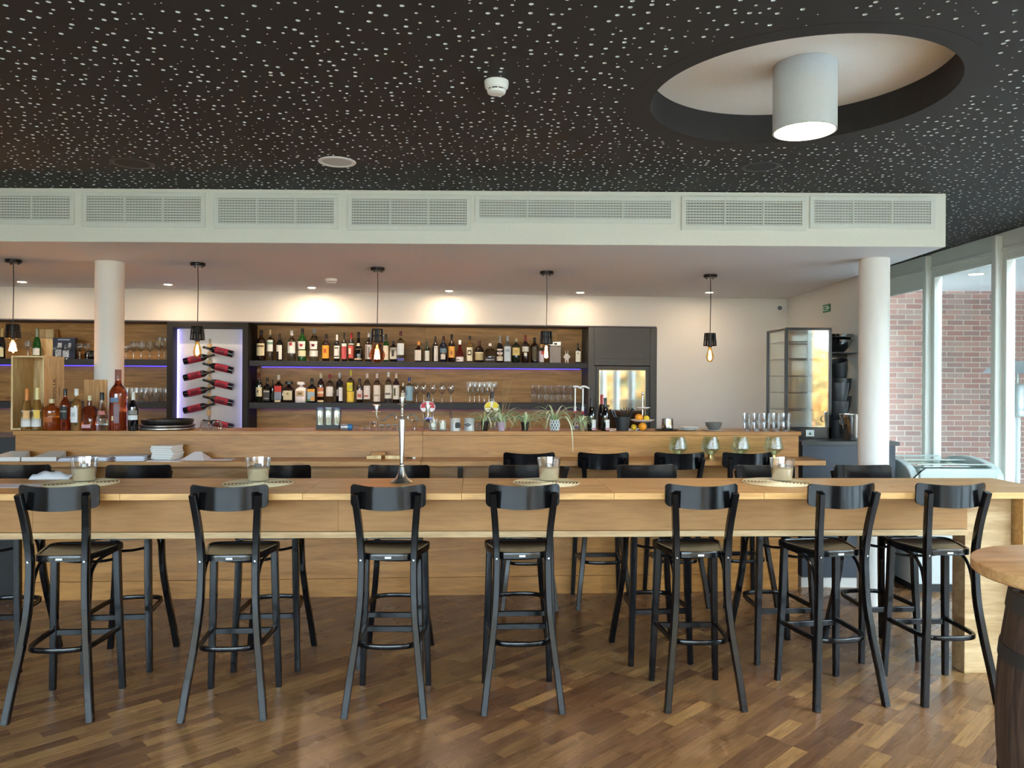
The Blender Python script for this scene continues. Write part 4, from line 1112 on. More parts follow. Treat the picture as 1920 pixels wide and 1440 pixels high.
for i, (x, h) in enumerate(((52, .19), (105, .14), (126, .15), (149, .17), (163, .17))):
    wine_glass(bk(x, .055 if x < 140 else .1, ZU1+.0006), h, .032, ORD[i]+' stemmed glass from the left picture edge on upper shelf', 'stemmed glasses left of the column')
p = bk(91, .30, ZU1+.0006)
t = thing('wine_box', 'upright pale wooden wine box on the upper left shelf', 'box', p, A_BACK)
box(-.072, .072, -.05, .05, 0, .32).build('body', M_CRATE, t, bevel=.002)
box(-.072, .072, -.0515, -.0505, .225, .229).build('lid_groove', paint('#8d6f43', .7), t)
p = bk(122, .16, ZU1+.0006)
t = thing('gift_box', 'dark blue gift box with glasses printed on it', 'box', p, A_BACK)
box(-.112, .112, -.03, .03, 0, .225).build('body', paint('#151a34', .4), t, bevel=.002)
for x, w, z0, z1 in ((-.055, .03, .03, .10), (.02, .032, .02, .09), (-.04, .02, .12, .17), (.06, .012, .13, .17)): box(x-w, x+w, -.0312, -.0302, z0, z1).build('glass_print', paint('#aeb6c2', .5), t)
box(-.06, .06, -.0312, -.0302, .198, .208).build('title_bar', paint('#9aa0c0', .5), t)
p = bk(171, .24, ZU1+.0006)
o = MB().lathe([(0, 0), (.05, 0), (.062, .02), (.066, .06), (.045, .09), (0, .1)], 20).build('black_teapot', M_BLACK, smooth=True)
tag(o, 'small round black pot on upper shelf just left of the column', 'pot', None, p)
p = bk(1040, .16, ZU1+.0006)
t = thing('tin_canister', 'grey tin canister with silver crown top on upper shelf', 'canister', p, A_BACK)
box(-.062, .062, -.05, .05, 0, .185).build('body', paint('#8b8482', .5), t, bevel=.004)
box(-.064, .064, -.052, .052, .186, .235).build('lid', paint('#b9b7b4', .3, .8), t, bevel=.006)
box(-.016, .016, -.056, -.0525, .20, .222).build('clasp', M_BLACK, t)
p = bk(1062.3, .12, ZU1+.0006)
t = thing('metal_figure', 'light grey diamond shaped metal figure with two legs and ears', 'figurine', p, A_BACK)
MB().prism([(0, .022), (.043, .066), (.012, .10), (-.012, .10), (-.043, .066)], -.012, .012, 'XZ').build('body', paint('#c3beb8', .35), t, bevel=.004)
for s in (-1, 1):
    MB().prism([(s*.008, .0), (s*.020, 0), (s*.020, .05), (s*.008, .05)], -.010, .010, 'XZ').build('leg', paint('#c3beb8', .35), t)
    MB().prism([(s*.006, .098), (s*.014, .098), (s*.017, .137), (s*.013, .137)], -.006, .006, 'XZ').build('ear', paint('#c3beb8', .35), t)

# fridge cabinet at the right end of the niche
X0, X1 = back_lx(1103), back_lx(1232)-.004
t = thing('fridge_cabinet', 'tall anthracite cabinet with built in glass door wine fridge', 'fridge', back_pt(0, 0, 0), A_BACK)
zt = 2.296
box(X0, X0+.065, -.004, .415, 0, zt-.014).build('side_panel', M_GREY, t, bevel=.002)
box(X1-.075, X1, -.004, .415, 0, zt-.014).build('side_panel', M_GREY, t, bevel=.002)
xa, xb = X0+.067, X1-.077
fz = back_z(1167, 686)
box(xa, xb, .0, .41, fz+.004, zt-.014).build('upper_door', M_GREY, t, bevel=.002)
for y in (672.5, 679.5):
    z = back_z(1167, y); box(xa+.05, xb-.05, -.0015, 0, z-.005, z+.005).build('vent_slot', M_BLACK, t)
fr = box(xa, xb, .012, .41, .9, fz-.004).build('fridge_body', M_BLACK, t)
d0, d1 = xa+.02, xb-.02
fm = MB().box(d0, d0+.03, -.008, .011, .92, fz-.012).box(d1-.03, d1, -.008, .011, .92, fz-.012).box(d0+.03, d1-.03, -.008, .011, fz-.045, fz-.012)
dr = fm.build('fridge_door', paint('#1c1c1c', .35), t, bevel=.002)
def mirror_mat():
    m, n, l, b = new_mat('dark_reflective_glass')
    b.inputs['Base Color'].default_value = (.012, .012, .012, 1); b.inputs['Roughness'].default_value = .04
    b.inputs['IOR'].default_value = 2.6; b.inputs['Specular IOR Level'].default_value = 1.0
    return m
M_MIRR = mirror_mat()
box(d0+.03, d1-.03, -.004, .004, .92, fz-.046).build('door_glass', M_MIRR, dr)
tr = MB().box(d0+.03, d0+.036, -.0085, -.0045, .92, fz-.046).box(d1-.036, d1-.03, -.0085, -.0045, .92, fz-.046).box(d0+.036, d1-.036, -.0085, -.0045, fz-.052, fz-.046)
tr.build('door_trim', paint('#a99668', .3, .8), dr)
# low back counter (hidden behind the bar, carries nothing that shows)
o = box(-7.2, X0-.004, -.28, .39, 0, .90).build('back_counter', paint('#cfd0cc', .4), bevel=.002)  # pale colour chosen to bounce spot light up to the lowered ceiling
tag(o, 'low pale work counter under the wall shelves', 'counter', None, back_pt(0, 0, 0), A_BACK)

o = box(-2.95, BR-.04, .42, .80, .0, .92).build('bounce_bench', paint('#cfd0cc', .35), bevel=.003)  # unseen bench added to reflect spot light onto the lowered ceiling
tag(o, 'unseen pale bench added behind the bar to bounce light upward', 'counter', None, bar_pt(0, 0, 0), A_BAR)
# ================================================================== THINGS ON THE BAR
def bt(x, ly=.12, z=ZBT+.0004):
    p = on_line(x, 810, 6.10+ly/math.cos(A_BAR), .072); return Vector((p.x, p.y, z))
def bh(x, y, ly=.12): return on_line(x, y, 6.10+ly/math.cos(A_BAR), .072).z - ZBT
def bpx(ly=.12, x=900): return on_line(x, 810, 6.10+ly, .072).y / F
# wooden wine crate
pa, pb = bt(20, .085), bt(82, .085)
c0 = (pa+pb)/2
t = thing('wine_crate', 'open upright wooden wine crate with lettered side on the bar', 'crate', c0, A_BAR)
hw = (pb-pa).length/2; H = bh(50, 667, .085); DP = .305
box(-hw, -hw+.014, 0, DP, 0, H).build('side_panel', M_CRATE, t, bevel=.001)
sp_ = box(hw-.012, hw, 0, DP, 0, H).build('side_panel', M_CRATE, t, bevel=.001)
box(-hw+.0145, hw-.0125, DP-.014, DP, .001, H-.001).build('back_panel', M_CRATE, t)
box(-hw+.0145, hw-.0125, .0, DP-.0145, H-.012, H-.0005).build('top_panel', M_CRATE, t)
box(-hw+.0145, hw-.0125, .0, DP-.0145, .0005, .012).build('bottom_panel', M_CRATE, t)
text_mesh('NISSOLIA', .062, paint('#6b4a3a', .7), sp_, Matrix.Translation((hw+.0004, DP*.52, H*.47)) @ Matrix.Rotation(math.pi/2, 4, 'Z') @ Matrix.Rotation(math.pi/2, 4, 'X') @ Matrix.Rotation(math.pi/2, 4, 'Z'))
# liqueur bottles in front of the crate and column
GB = 'liqueur bottles on the left of the bar'
for (x, w, yt, ly, kind, gl, cap, pt, lb) in (
    (50, 18.5, 729, .033, 'champ', 'gold', '#d8853a', [(-75,75,.09,.48,'#e4e2de'),(-10,60,.28,.48,'#e8b87c')], 'white wine bottle with orange cap before the crate'),
    (69.5, 18.5, 727, .033, 'champ', 'gold', '#e8dc9a', [(-75,75,.09,.48,'#e4e2de'),(-10,60,.28,.48,'#f0c860')], 'white wine bottle with yellow cap before the crate'),
    (97, 30, 748, .045, 'squat', 'amber', '#d8cda0', [(-34,34,.26,.44,'#a85a20')], 'broad round amber brandy bottle with short neck'),
    (122, 18, 729, .03, 'spirit', 'rose', '#232323', [(-50,50,.28,.58,'#23231f'),(-40,40,.44,.48,'#8a8a7c')], 'amber bottle with black label and dark cap'),
    (143, 19, 729, .0, 'spirit', 'gold', '#e9e9e4', [(-60,40,.20,.56,'#e4e6e6'),(-25,15,.34,.44,'#c0c4c4')], 'clear grappa bottle with plain white square label'),
    (168, 25, 742, .02, 'decanter', 'rose', '#d9cfa8', [(-34,34,.08,.18,'#c49aa0')], 'amber bell shaped decanter with cream stopper'),
    (191, 20, 736, .02, 'bell', 'clear', '#171717', [(-70,70,.42,.52,'#c27a78')], 'clear flared bottle with pink band and black cap'),
    (221, 30, 693, .07, 'spirit', 'rose', '#8a5a50', [(-34,30,.46,.54,'#6a7f98'),(0,34,.12,.44,'#8a7078'),(-16,-2,.16,.24,'#e0c8a0')], 'very large cognac bottle with glass neck and cork'),
    (249.5, 18, 734, .0, 'wine', 'black', '#d8d8d0', [(-80,80,.28,.40,'#e0e4e6'),(-70,70,.42,.52,'#8c8a86')], 'dark wine bottle with white band label beside the giant bottle')):
    p = bt(x, ly); bottle('bottle', p, w/2*p.y/F, bh(x, yt, ly), kind, gl, cap, pt, lb, GB)
p = bt(184, .27)
t = thing('small_wine_box', 'small upright wooden box behind the liqueur bottles', 'box', p, A_BAR)
w = 20.5*p.y/F; h = bh(184, 712, .27)
box(-w, w*.42, -.05, .05, 0, h).build('lid', wood('pine_box', '#a9743e', '#cf9f68', .6, 1.6, axis='Z'), t, bevel=.002)
box(w*.43, w, -.052, .05, 0, h).build('side_rail', wood('pine_box2', '#b98248', '#d8aa70', .6, 1.6, axis='Z'), t, bevel=.002)
# tray stack
p = bt(314, .19); k = p.y/F
for i, (r, z0, h, c, lb) in enumerate(((56, 0, .016, '#c8c4c0', 'wide silver tray at the bottom of the tray stack'), (52, .0165, .022, '#6f6462', 'brown metal tray in the middle of the tray stack'), (46, .039, .040, '#161616', 'black round tray on top of the tray stack'))):
    r *= k; r = min(r, .205)
    o = MB().lathe([(0, 0), (r*.93, 0), (r, h*.5), (r, h), (r*.97, h), (r*.92, h*.6), (0, h*.6)], 48).build('round_tray', paint(c, .3, .7 if i < 2 else 0), smooth=True)
    tag(o, lb, 'tray', 'stacked round trays on the bar', (p.x, p.y, p.z+z0))
for x in (385, 407):
    p = bt(x, .05); tumbler(p, bh(x, 790, .05), .045, ('left' if x < 400 else 'right')+' upturned tumbler beside the tray stack', 'upturned tumblers beside the trays', .78, up=False)
# glass canisters, can and upturned glasses
p = bt(616, .26)
t = thing('canister_rack', 'clear plastic canisters standing on a dark base', 'canister', p, A_BAR)
k = p.y/F
box(-21*k, 21*k, -.06, .06, 0, .030).build('base', paint('#1e120c', .5), t)
for i in range(3):
    x = (-15.5+i*15.5)*k
    MB().lathe([(0, .031), (.031, .031), (.033, .15), (.030, .165), (.028, .031+.002)], 20, (x, 0, 0), ex=4).build('canister', thin_glass('#dfe9ee', .6, .08), t, smooth=True)
    MB().lathe([(0, .166), (.029, .166), (.029, .174), (0, .174)], 20, (x, 0, 0), ex=4).build('lid', paint('#2c3a8a', .4) if i != 1 else paint('#9fb0c4', .4), t)
p = bt(650, .10)
t = thing('drink_can', 'small blue and silver can lying on the bar', 'can', (p.x, p.y, p.z+.025), A_BAR)
Rz = Matrix.Rotation(math.pi/2, 4, 'Y')
MB().lathe([(0, -.045), (.024, -.045), (.025, -.04), (.025, .01)], 20, M=Rz).build('body', paint('#b9b4b8', .3, .5), t, smooth=True)
MB().lathe([(.0252, .01), (.0252, .04), (.023, .046), (0, .046)], 20, M=Rz).build('end_band', paint('#3a78a8', .3), t, smooth=True)
for i, (x, yt, w) in enumerate(((668, 799, 12), (685, 800, 10), (700, 791, 20), (716, 796, 13), (728, 796, 13), (741.5, 795, 13))):
    p = bt(x, .06); tumbler(p, bh(x, yt, .06), w/2*p.y/F, ORD[i]+' upturned clear glass from the lying can towards the candelabra', 'upturned glasses left of the candelabra', .75, up=False)
p = bt(777, .06); wine_glass(p, bh(777, 791, .06), .035, 'short stemmed dessert glass right of the candelabra', 'short dessert glass')
# two large gin bottles with pompon labels
for x, c, c2, lb in ((803, '#c02028', '#f0e8e8', 'clear bottle with red and white fan label and black stopper'), (922, '#f0d000', '#efe9c8', 'clear bottle with yellow and white fan label behind the plants')):
    p = bt(x, .30); H = bh(x, 736, .30)
    t = bottle('bottle', p, 9.5*p.y/F, H, 'tall', 'clear', '#15110e', [], lb, 'bottles with fan shaped labels', 0)
    a = MB().prism([(0, 0)] + [(.062*math.cos(q), .062*math.sin(q)*.8) for q in [math.pi*(-.35)+k_*math.pi*1.7/14 for k_ in range(15)]], -.048, -.044, 'XZ')
    o = a.build('fan_label', paint(c2, .5), t); o.location = (0, 0, H*.60)
    for s in (-1, 1):
        f2 = MB().prism([(s*.008, -.004), (s*.058, -.008), (s*.05, .03), (s*.014, .044)], -.050, -.0485, 'XZ').build('fan_mark', paint(c, .5), o)
# candle glasses, tins, wooden block
for x, yt, w, lb in ((813, 784.5, 15, 'clear glass candle with round white emblem'), (830, 787.5, 15, 'clear glass candle with square white label')):
    p = bt(x, .03); r = w/2*p.y/F; H = bh(x, yt, .03)
    t = tumbler(p, H, r, lb + ' on the bar', 'glass candles on the bar', .95, 'candle_glass')
    MB().lathe([(0, .01), (r*.88, .01), (r*.88, H*.72), (0, H*.72)], 20).build('wax', paint('#d9d8c6', .6), t, smooth=True)
    if x == 813: MB().lathe([(0, 0), (r*.55, 0), (r*.55, .0015), (0, .0015)], 24, M=Matrix.Translation((0, -r-.001, H*.5)) @ Matrix.Rotation(math.pi/2, 4, 'X')).build('emblem', paint('#f0f2ea', .6), t)
    else: box(-r*.45, r*.5, -r-.003, -r-.001, H*.22, H*.75).build('label_sticker', paint('#f2f2e6', .6), t)
for x, lb in ((853.7, 'white and grey tin with black barrel emblem and stirrers'), (880, 'silver tin with dark diamond emblem')):
    p = bt(x, .03); r = 10*p.y/F; H = bh(x, 784.5, .03)
    t = thing('tin_can', lb, 'tin', p, 0, 'tins on the bar')
    MB().lathe([(0, 0), (r, 0), (r, .003), (r*.97, .005), (r*.97, H-.005), (r, H-.003), (r, H), (r*.94, H), (r*.94, .006), (0, .006)], 28).build('body', paint('#d2cfcb' if x < 860 else '#bfc2c0', .35, .2), t, smooth=True)
    if x < 860:
        MB().prism([(.001, .028), (.010, .024), (.032, .024), (.041, .028), (.041, H*.62), (.030, H*.70), (.010, H*.70), (.001, H*.62)], -r-.002, -r*.80, 'XZ').build('barrel_emblem', paint('#23241f', .6), t)
        for s in (0, .018):
            MB().tube([(-.03+s, 0, .02), (-.045+s*.6, .0, H+.055)], .0035, 6).build('stirrer', paint('#3a1a12', .5), t)
    else:
        MB().prism([(-r*.95, H*.5), (-.01, H*.34), (r*.45, H*.5), (-.01, H*.64)], -r-.002, -r*.30, 'XZ').build('diamond_emblem', paint('#2c2024', .6), t)
        MB().prism([(-r*.7, H*.5), (-.01, H*.46), (r*.3, H*.5), (-.01, H*.54)], -r-.003, -r-.0021, 'XZ').build('emblem_bar', paint('#a09aa4', .6), t)
p = bt(896.5, .08); o = box(-.026, .026, -.03, .03, 0, bh(896, 791.5, .08)).build('wooden_block', wood('walnut', '#5a3a1e', '#7d5530', .5, 2, 'Z', False), bevel=.003)
tag(o, 'small brown wooden block beside the first dark plant pot', 'block', None, p, A_BAR)

# spider plants
rndp = random.Random(11)
M_LEAF = [paint('#b3cc96', .5), paint('#93b278', .5), paint('#dfe8c8', .5), paint('#c4b886', .6)]
def plant(x, w, yt, pot, label, nleaf, reach, up, taper=.72, lattice=False):
    p = bt(x, .04); r = w/2*p.y/F; H = bh(x, yt, .04)
    t = thing('spider_plant', label, 'plant', p, 0, 'spider plants on the bar')
    prof = [(0, 0), (r*taper, 0), (r*.96, H*.86), (r, H*.86), (r, H), (r*.9, H), (r*.88, H*.8), (0, H*.8)] if not lattice else [(0, 0), (r*.75, 0), (r, H*.45), (r*.8, H), (r*.72, H), (r*.72, H*.8), (0, H*.8)]
    po = MB().lathe(prof, 28).build('pot', pot, t, smooth=True)
    if lattice:
        lm = MB()
        for k_ in range(10):
            for s in (-1, 1):
                a0 = 2*math.pi*k_/10
                lm.tube([((prof_l(j/8, r, H)+.002)*math.cos(a0+s*j/8*1.2), (prof_l(j/8, r, H)+.002)*math.sin(a0+s*j/8*1.2), j/8*H*.96+.004) for j in range(9)], .003, 5)
        lm.build('lattice', paint('#e6ebea', .5), po)
    for i in range(nleaf):
        a = rndp.uniform(0, 2*math.pi); L = reach*rndp.uniform(.6, 1.2); e = rndp.uniform(.55, 1.5)*up
        d = Vector((math.cos(a), math.sin(a)*.7, 0))
        if d.y < 0: d.y *= .6
        pts = [Vector((0, 0, H*.8))]; n = 8; droop = rndp.uniform(.8, 1.7)
        for k_ in range(1, n+1):
            s = k_/n
            pts.append(Vector((0, 0, H*.8)) + d*(L*s*math.cos(e*.4)) + Vector((0, 0, L*(e*s - droop*e*.75*s*s - .10*s*s))))
        m = MB(); vs = []; fs = []; wd = rndp.uniform(.0055, .009)
        sd = Vector((-d.y, d.x, 0)).normalized()
        for k_, q in enumerate(pts):
            q.z = max(q.z, -.0 if q.y > -.05 else -.3); q.z = max(q.z, .004)
            ww = wd*(1-(k_/n)**2.2)+.0006
            vs += [q-sd*ww, q+Vector((0, 0, -ww*.5)), q+sd*ww]
        for k_ in range(n): b = k_*3; fs += [(b, b+1, b+4, b+3), (b+1, b+2, b+5, b+4)]
        m.add(vs, fs); m.build('leaf', M_LEAF[rndp.randrange(4) if i % 6 else 2], t, smooth=True)
    return t
def prof_l(f, r, H): return r*(.75+.25*min(1, f/.45)) if f < .45 else r*(1-.2*(f-.45)/.55)
plant(909, 14, 789, paint('#21130f', .3), 'spider plant in a dark brown pot, leftmost of the row', 34, .20, 1.2)
t = plant(940, 17, 790.5, paint('#b9a3b6', .5), 'spider plant in a lilac pot with tall dry stalks', 36, .22, 1.2)
for (dx, dz, b) in ((.02, .42, .01), (.11, .46, .03), (.13, .33, .05), (.06, .38, -.01)):
    m = MB().tube([(0, 0, .06), (dx*.25+b*.3, 0, dz*.45), (dx*.6, 0, dz*.8), (dx, 0, dz)], [.0025, .002, .0016, .0008], 5); m.build('dry_stalk', paint('#a58a5a', .7), t)
plant(984, 16, 791, paint('#21130f', .3), 'spider plant in a dark brown pot right of the lilac one', 38, .24, 1.15)
t = plant(1040, 18, 787, paint('#5d6a6c', .5), 'spider plant in a white lattice pot, widest of the row', 46, .30, 1.0, lattice=True)
m = MB(); pts = bez([(.02, -.01, .09), (.08, -.06, .12), (.115, -.13, .06), (.13, -.155, -.03), (.135, -.158, -.15)], 4)
vs = []; fs = []
for i, q in enumerate(pts):
    ww = .0055*(1-(i/len(pts))**2)+.0006; vs += [q-Vector((ww, 0, 0)), q+Vector((0, -ww*.4, 0)), q+Vector((ww, 0, 0))]
for i in range(len(pts)-1): b = i*3; fs += [(b, b+1, b+4, b+3), (b+1, b+2, b+5, b+4)]
m.add(vs, fs); m.build('leaf', M_LEAF[2], t, smooth=True)
plant(1091, 13, 792, paint('#8a7a58', .6), 'bushy spider plant in a small tan pot before the pump bottles', 48, .13, 1.3)
# syrup pump bottles
for x, lb in ((1078, 'left clear syrup bottle with white pump'), (1092.5, 'right clear syrup bottle with white pump')):
    p = bt(x, .20); H = bh(x, 762, .20); k = p.y/F
    t = bottle('syrup_bottle', p, 6.9*k, H, 'bell', 'clear', '#f0f0ee', [(-80,80,.70,.78,'#c8323c')], lb + ' behind the small plant', 'syrup pump bottles')
    zt_ = H
    MB().tube([(0, 0, zt_), (0, 0, bh(x, 728, .20))], .0065, 10).build('pump_stem', paint('#f2f2f0', .4), t, smooth=True)
    zz = bh(x, 726, .20)
    MB().tube(bez([(-.016, 0, zz+.002), (.01, 0, zz+.006), (.035, -.004, zz-.002), (.052, -.006, zz-.012)], 3), [.008]*4+[.008]*3+[.006]*3, 8).build('pump_spout', paint('#f2f2f0', .4), t, smooth=True)
# red wine bottles
for x, ly, cap, yt, lb in ((1109, .06, '#15100f', 746, 'dark red wine bottle with white cone label left of the black bucket, first'), (1134.7, .06, '#15100f', 746, 'dark red wine bottle with white cone label touching the bucket shadow'), (1128, .2, '#a82428', 740, 'dark red wine bottle with bright red cap, behind the other two')):
    p = bt(x, ly); bottle('wine_bottle', p, 8*p.y/F, bh(x, yt, ly), 'champ', 'black', cap, [(0,75,.04,.34,'#dfe0e0'),(5,70,.02,.10,'#c88a90')] if ly < .1 else [], lb, 'red wine bottles on the bar')
# bucket with utensils
p = bt(1167, .10); k = p.y/F
t = thing('utensil_bucket', 'black bucket full of black bar tools beside the fruit stand', 'bucket', p)
r1, r0, H = 14.7*k, 11*k, bh(1167, 783, .10)
MB().lathe([(0, 0), (r0, 0), (r1, H), (r1*1.03, H), (r1*1.03, H+.004), (r1*.94, H), (r0*.9, .006), (0, .006)], 32).build('bucket', paint('#24282c', .45), t, smooth=True)
for (x0, x1, z1, w) in ((-.02, -.10, .17, .010), (-.01, -.075, .165, .009), (0, -.012, .175, .005), (.01, .012, .185, .004), (.018, .034, .19, .004), (.02, .052, .185, .004), (.025, .085, .178, .014)):
    MB().tube([(x0*.8, 0, .02), ((x0+x1)/2, .004, z1*.55), (x1, .01, z1)], [w*.5, w*.6, w], 6).build('bar_tool', M_BLACK, t)
# fruit stand
p = bt(1204.5, .14); k = p.y/F
t = thing('fruit_stand', 'two tier white plate stand with chrome pole', 'cake stand', p, 0)
MB().lathe([(0, 0), (.045, 0), (.05, .004), (.008, .01), (.0075, bh(1204, 741, .14)), (0, bh(1204, 741, .14))], 20).build('pole', M_METAL, t, smooth=True)
MB().lathe([(0, -.012), (.008, -.012), (.012, 0), (.008, .012), (0, .013)], 16, (0, 0, bh(1204, 738, .14))).build('knob', M_METAL, t, smooth=True)
z1, z2 = bh(1204, 791, .14), bh(1204, 767, .14)
MB().lathe([(.008, z1), (.065, z1), (.098, z1+.016), (.098, z1+.019), (.063, z1+.004), (.008, z1+.004)], 40).build('plate', paint('#eae6e8', .2), t, smooth=True)
MB().lathe([(.008, z2), (.042, z2), (.064, z2+.012), (.064, z2+.015), (.040, z2+.004), (.008, z2+.004)], 40).build('plate', paint('#eae6e8', .2), t, smooth=True)
def fruit(name, loc, r, c, label, cat, lemon=False):
    t = thing(name, label, cat, loc)
    pr = []
    for j in range(13):
        q = math.pi*j/12; pr.append((r*math.sin(q), r-r*math.cos(q)*(.94)))
    pr[0] = (0, pr[0][1]); pr[-1] = (0, pr[-1][1])
    if lemon: pr = [(a, b) for a, b in pr]; pr[-1] = (0, pr[-1][1]+r*.25)
    M = Matrix.Identity(4) if not lemon else Matrix.Translation((0, 0, r)) @ Matrix.Rotation(math.radians(75), 4, 'Y') @ Matrix.Translation((0, 0, -r))
    MB().lathe(pr, 20, M=M).build('peel', paint(c, .45, bump=.4, bscale=200), t, smooth=True)
    MB().lathe([(0, r*1.95-.003), (.004, r*1.95-.003), (.003, r*1.95), (0, r*1.95+.001)], 8, M=M).build('stem_end', paint('#6a7a3a', .6), t)
fruit('orange', (p.x-.034, p.y-.03, p.z+z1+.0045), .032, '#f09a1c', 'orange resting on the lower plate of the stand', 'orange')
fruit('lemon', (p.x+.026, p.y-.034, p.z+z1+.0045), .025, '#f0cc30', 'yellow lemon resting on the stand plate', 'lemon', True)
fruit('orange', (p.x-.014, p.y-.085, p.z), .034, '#f09a1c', 'orange lying on the bar under the plate stand', 'orange')
fruit('lemon', (p.x-.078, p.y-.05, p.z), .026, '#dcb428', 'lemon lying on the bar under the plate stand', 'lemon', True)
# steel cup on tray, plates, bowl
p = bt(1250, .12); k = p.y/F
o = MB().lathe([(0, 0), (.085, 0), (.095, .006), (.10, .012), (.097, .012), (.086, .005), (0, .005)], 40).build('steel_tray', paint('#6a6a70', .25, .8), smooth=True)
tag(o, 'round dark steel tray under the shiny cup', 'tray', None, p)
o = MB().lathe([(0, 0), (11*k*.95, 0), (11*k, .02), (10*k, bh(1251, 785, .12)-.006), (9.6*k, bh(1251, 785, .12)-.006), (9.6*k, .006), (0, .006)], 32).build('steel_cup', M_STEEL, smooth=True)
tag(o, 'shiny steel ice cup standing on a round tray', 'cup', None, (p.x+.006, p.y, p.z+.0056))
p = bt(1291, .12)
for i in range(3):
    o = MB().lathe([(0, 0), (.05, 0), (.076, .009), (.076, .012), (.05, .004), (0, .004)], 36).build('plate', paint('#d6d8d8', .25), smooth=True)
    tag(o, ['lowest', 'middle', 'topmost'][i] + ' of the three white plates beside the grey bowl', 'plate', 'stacked plates on the bar', (p.x, p.y, p.z+i*.0088))
p = bt(1338, .12)
o = MB().lathe([(0, 0), (.08, 0), (.098, .004), (.098, .007), (.08, .004), (0, .004)], 40).build('flat_plate', paint('#a9a6a2', .4), smooth=True)
tag(o, 'thin flat plate under the grey bowl', 'plate', None, p)
o = MB().lathe([(0, .0), (.036, .0), (.060, .03), (.070, .062), (.067, .062), (.055, .028), (.03, .006), (0, .006)], 36).build('grey_bowl', paint('#6f6e6b', .3), smooth=True)
tag(o, 'small dark grey bowl on a flat plate', 'bowl', None, (p.x, p.y, p.z+.0046))
# stacked water glasses at the right end
for i in range(5):
    for j in range(2):
        p = bt(1400+i*18.4, .06+.085*j); h = .071
        tumbler((p.x, p.y, p.z), h, .037, ORD[i]+' bottom glass from left, '+('front', 'back')[j]+' row of the glass block', 'stacked water glasses, bottom row', .82)
        tumbler((p.x, p.y, p.z+h+.0006), h, .037, ORD[i]+' top glass from left, '+('front', 'back')[j]+' row of the glass block', 'stacked water glasses, top row', .82)

# ================================================================== THINGS ON THE LEDGE
def lg(x, ly=-.17, z=ZLEDGE+.0004):
    p = on_line(x, 860, 6.10+ly/math.cos(A_BAR), .072); return Vector((p.x, p.y, z))
M_PAPER = paint('#dedee2', .7); M_PAPERB = paint('#c3c6d2', .6)
def paper_stack(x0, x1, ly, n, tilt, label, cols, grp='brochures and papers on the ledge', dz=.0, depth=.2):
    a, b = lg(x0, ly), lg(x1, ly); w = (b-a).length; c = (a+b)/2; c.z += dz
    t = thing('brochure_stack', label, 'papers', c, A_BAR+D(tilt), grp)
    for i in range(n):
        ox, oy, rz = random.uniform(-.012, .012), random.uniform(-.01, .01), random.uniform(-.08, .08)
        o = box(-w/2, w/2, -depth/2, depth/2, 0, .0048).build('brochure', paint(cols[i % len(cols)], .5), t)
        o.location = (ox, oy, i*.005); o.rotation_euler = (0, 0, rz)
def folded(x0, x1, ly, h, label):
    a, b = lg(x0, ly), lg(x1, ly); w = (b-a).length; c = (a+b)/2
    t = thing('open_menu', label, 'menu', c, A_BAR, 'brochures and papers on the ledge')
    m = MB().add([(-w/2, -.10, .003), (w/2, -.10, .003), (w/2*.7, .10, h), (-w/2*.2, .10, h), (-w/2, -.10, .0), (w/2, -.10, 0), (w/2*.7, .11, 0), (-w/2*.2, .11, 0)], [(0,1,2,3),(4,7,6,5),(0,4,5,1),(1,5,6,2),(2,6,7,3),(3,7,4,0)])
    m.build('cover', paint('#d8d3cc', .6), t)
    box(-w/2, w/2, -.112, -.101, .0, .030).build('page_edge', paint('#e4e0da', .7), t)
folded(-25, 53, -.16, .055, 'grey white open menu at the left end of the ledge')
folded(56, 120, -.16, .055, 'second grey white open menu on the ledge')
paper_stack(124, 182, -.18, 5, 2, 'low pile of folded leaflets behind the left sand glass', ['#dcdce6', '#b9bccc', '#e6e6ea'])
paper_stack(191, 214, -.19, 6, -3, 'small pile of leaflets in the middle of the papers', ['#e0e0e6', '#c6cad6', '#eeeef0'])
paper_stack(225, 276, -.17, 7, 4, 'tallest pile of glossy brochures on the ledge', ['#d9dbe6', '#ecedf2', '#c4c8d8'])
paper_stack(286, 352, -.22, 1, -8, 'single flat sheet under the napkin block', ['#e8e8ec'])
c = lg(314, -.13)
t = thing('napkin_block', 'thick block of white paper napkins on the ledge', 'napkins', (c.x, c.y, c.z+.0052), A_BAR+D(-14))
for i in range(6):
    o = box(-.085, .085, -.075, .075, 0, .0165).build('napkin_bundle', paint('#e6e4de', .8), t, bevel=.003); o.location = (random.uniform(-.006, .006), random.uniform(-.006, .006), i*.0168)
    o.rotation_euler = (0, 0, random.uniform(-.06, .06))
c = lg(366, -.17)
t = thing('folded_card', 'white card propped up beside the napkin block', 'card', c, A_BAR)
MB().add([(-.09, -.08, 0), (.09, -.08, 0), (.03, .05, .055), (-.02, .05, .055), (-.09, -.07, 0), (.10, .08, 0)], [(0,1,2,3),(3,2,5,4),(0,3,4),(1,5,2)]).build('card', paint('#ebebee', .6), t)
c = lg(412, -.17)
t = thing('postcard', 'flat printed postcard at the right end of the papers', 'card', c, A_BAR)
box(-.10, .10, -.05, .05, 0, .004).build('card', paint('#d8d6da', .5), t)
box(-.05, .03, -.03, .02, .004, .0046).build('print', paint('#b98a80', .6), t)
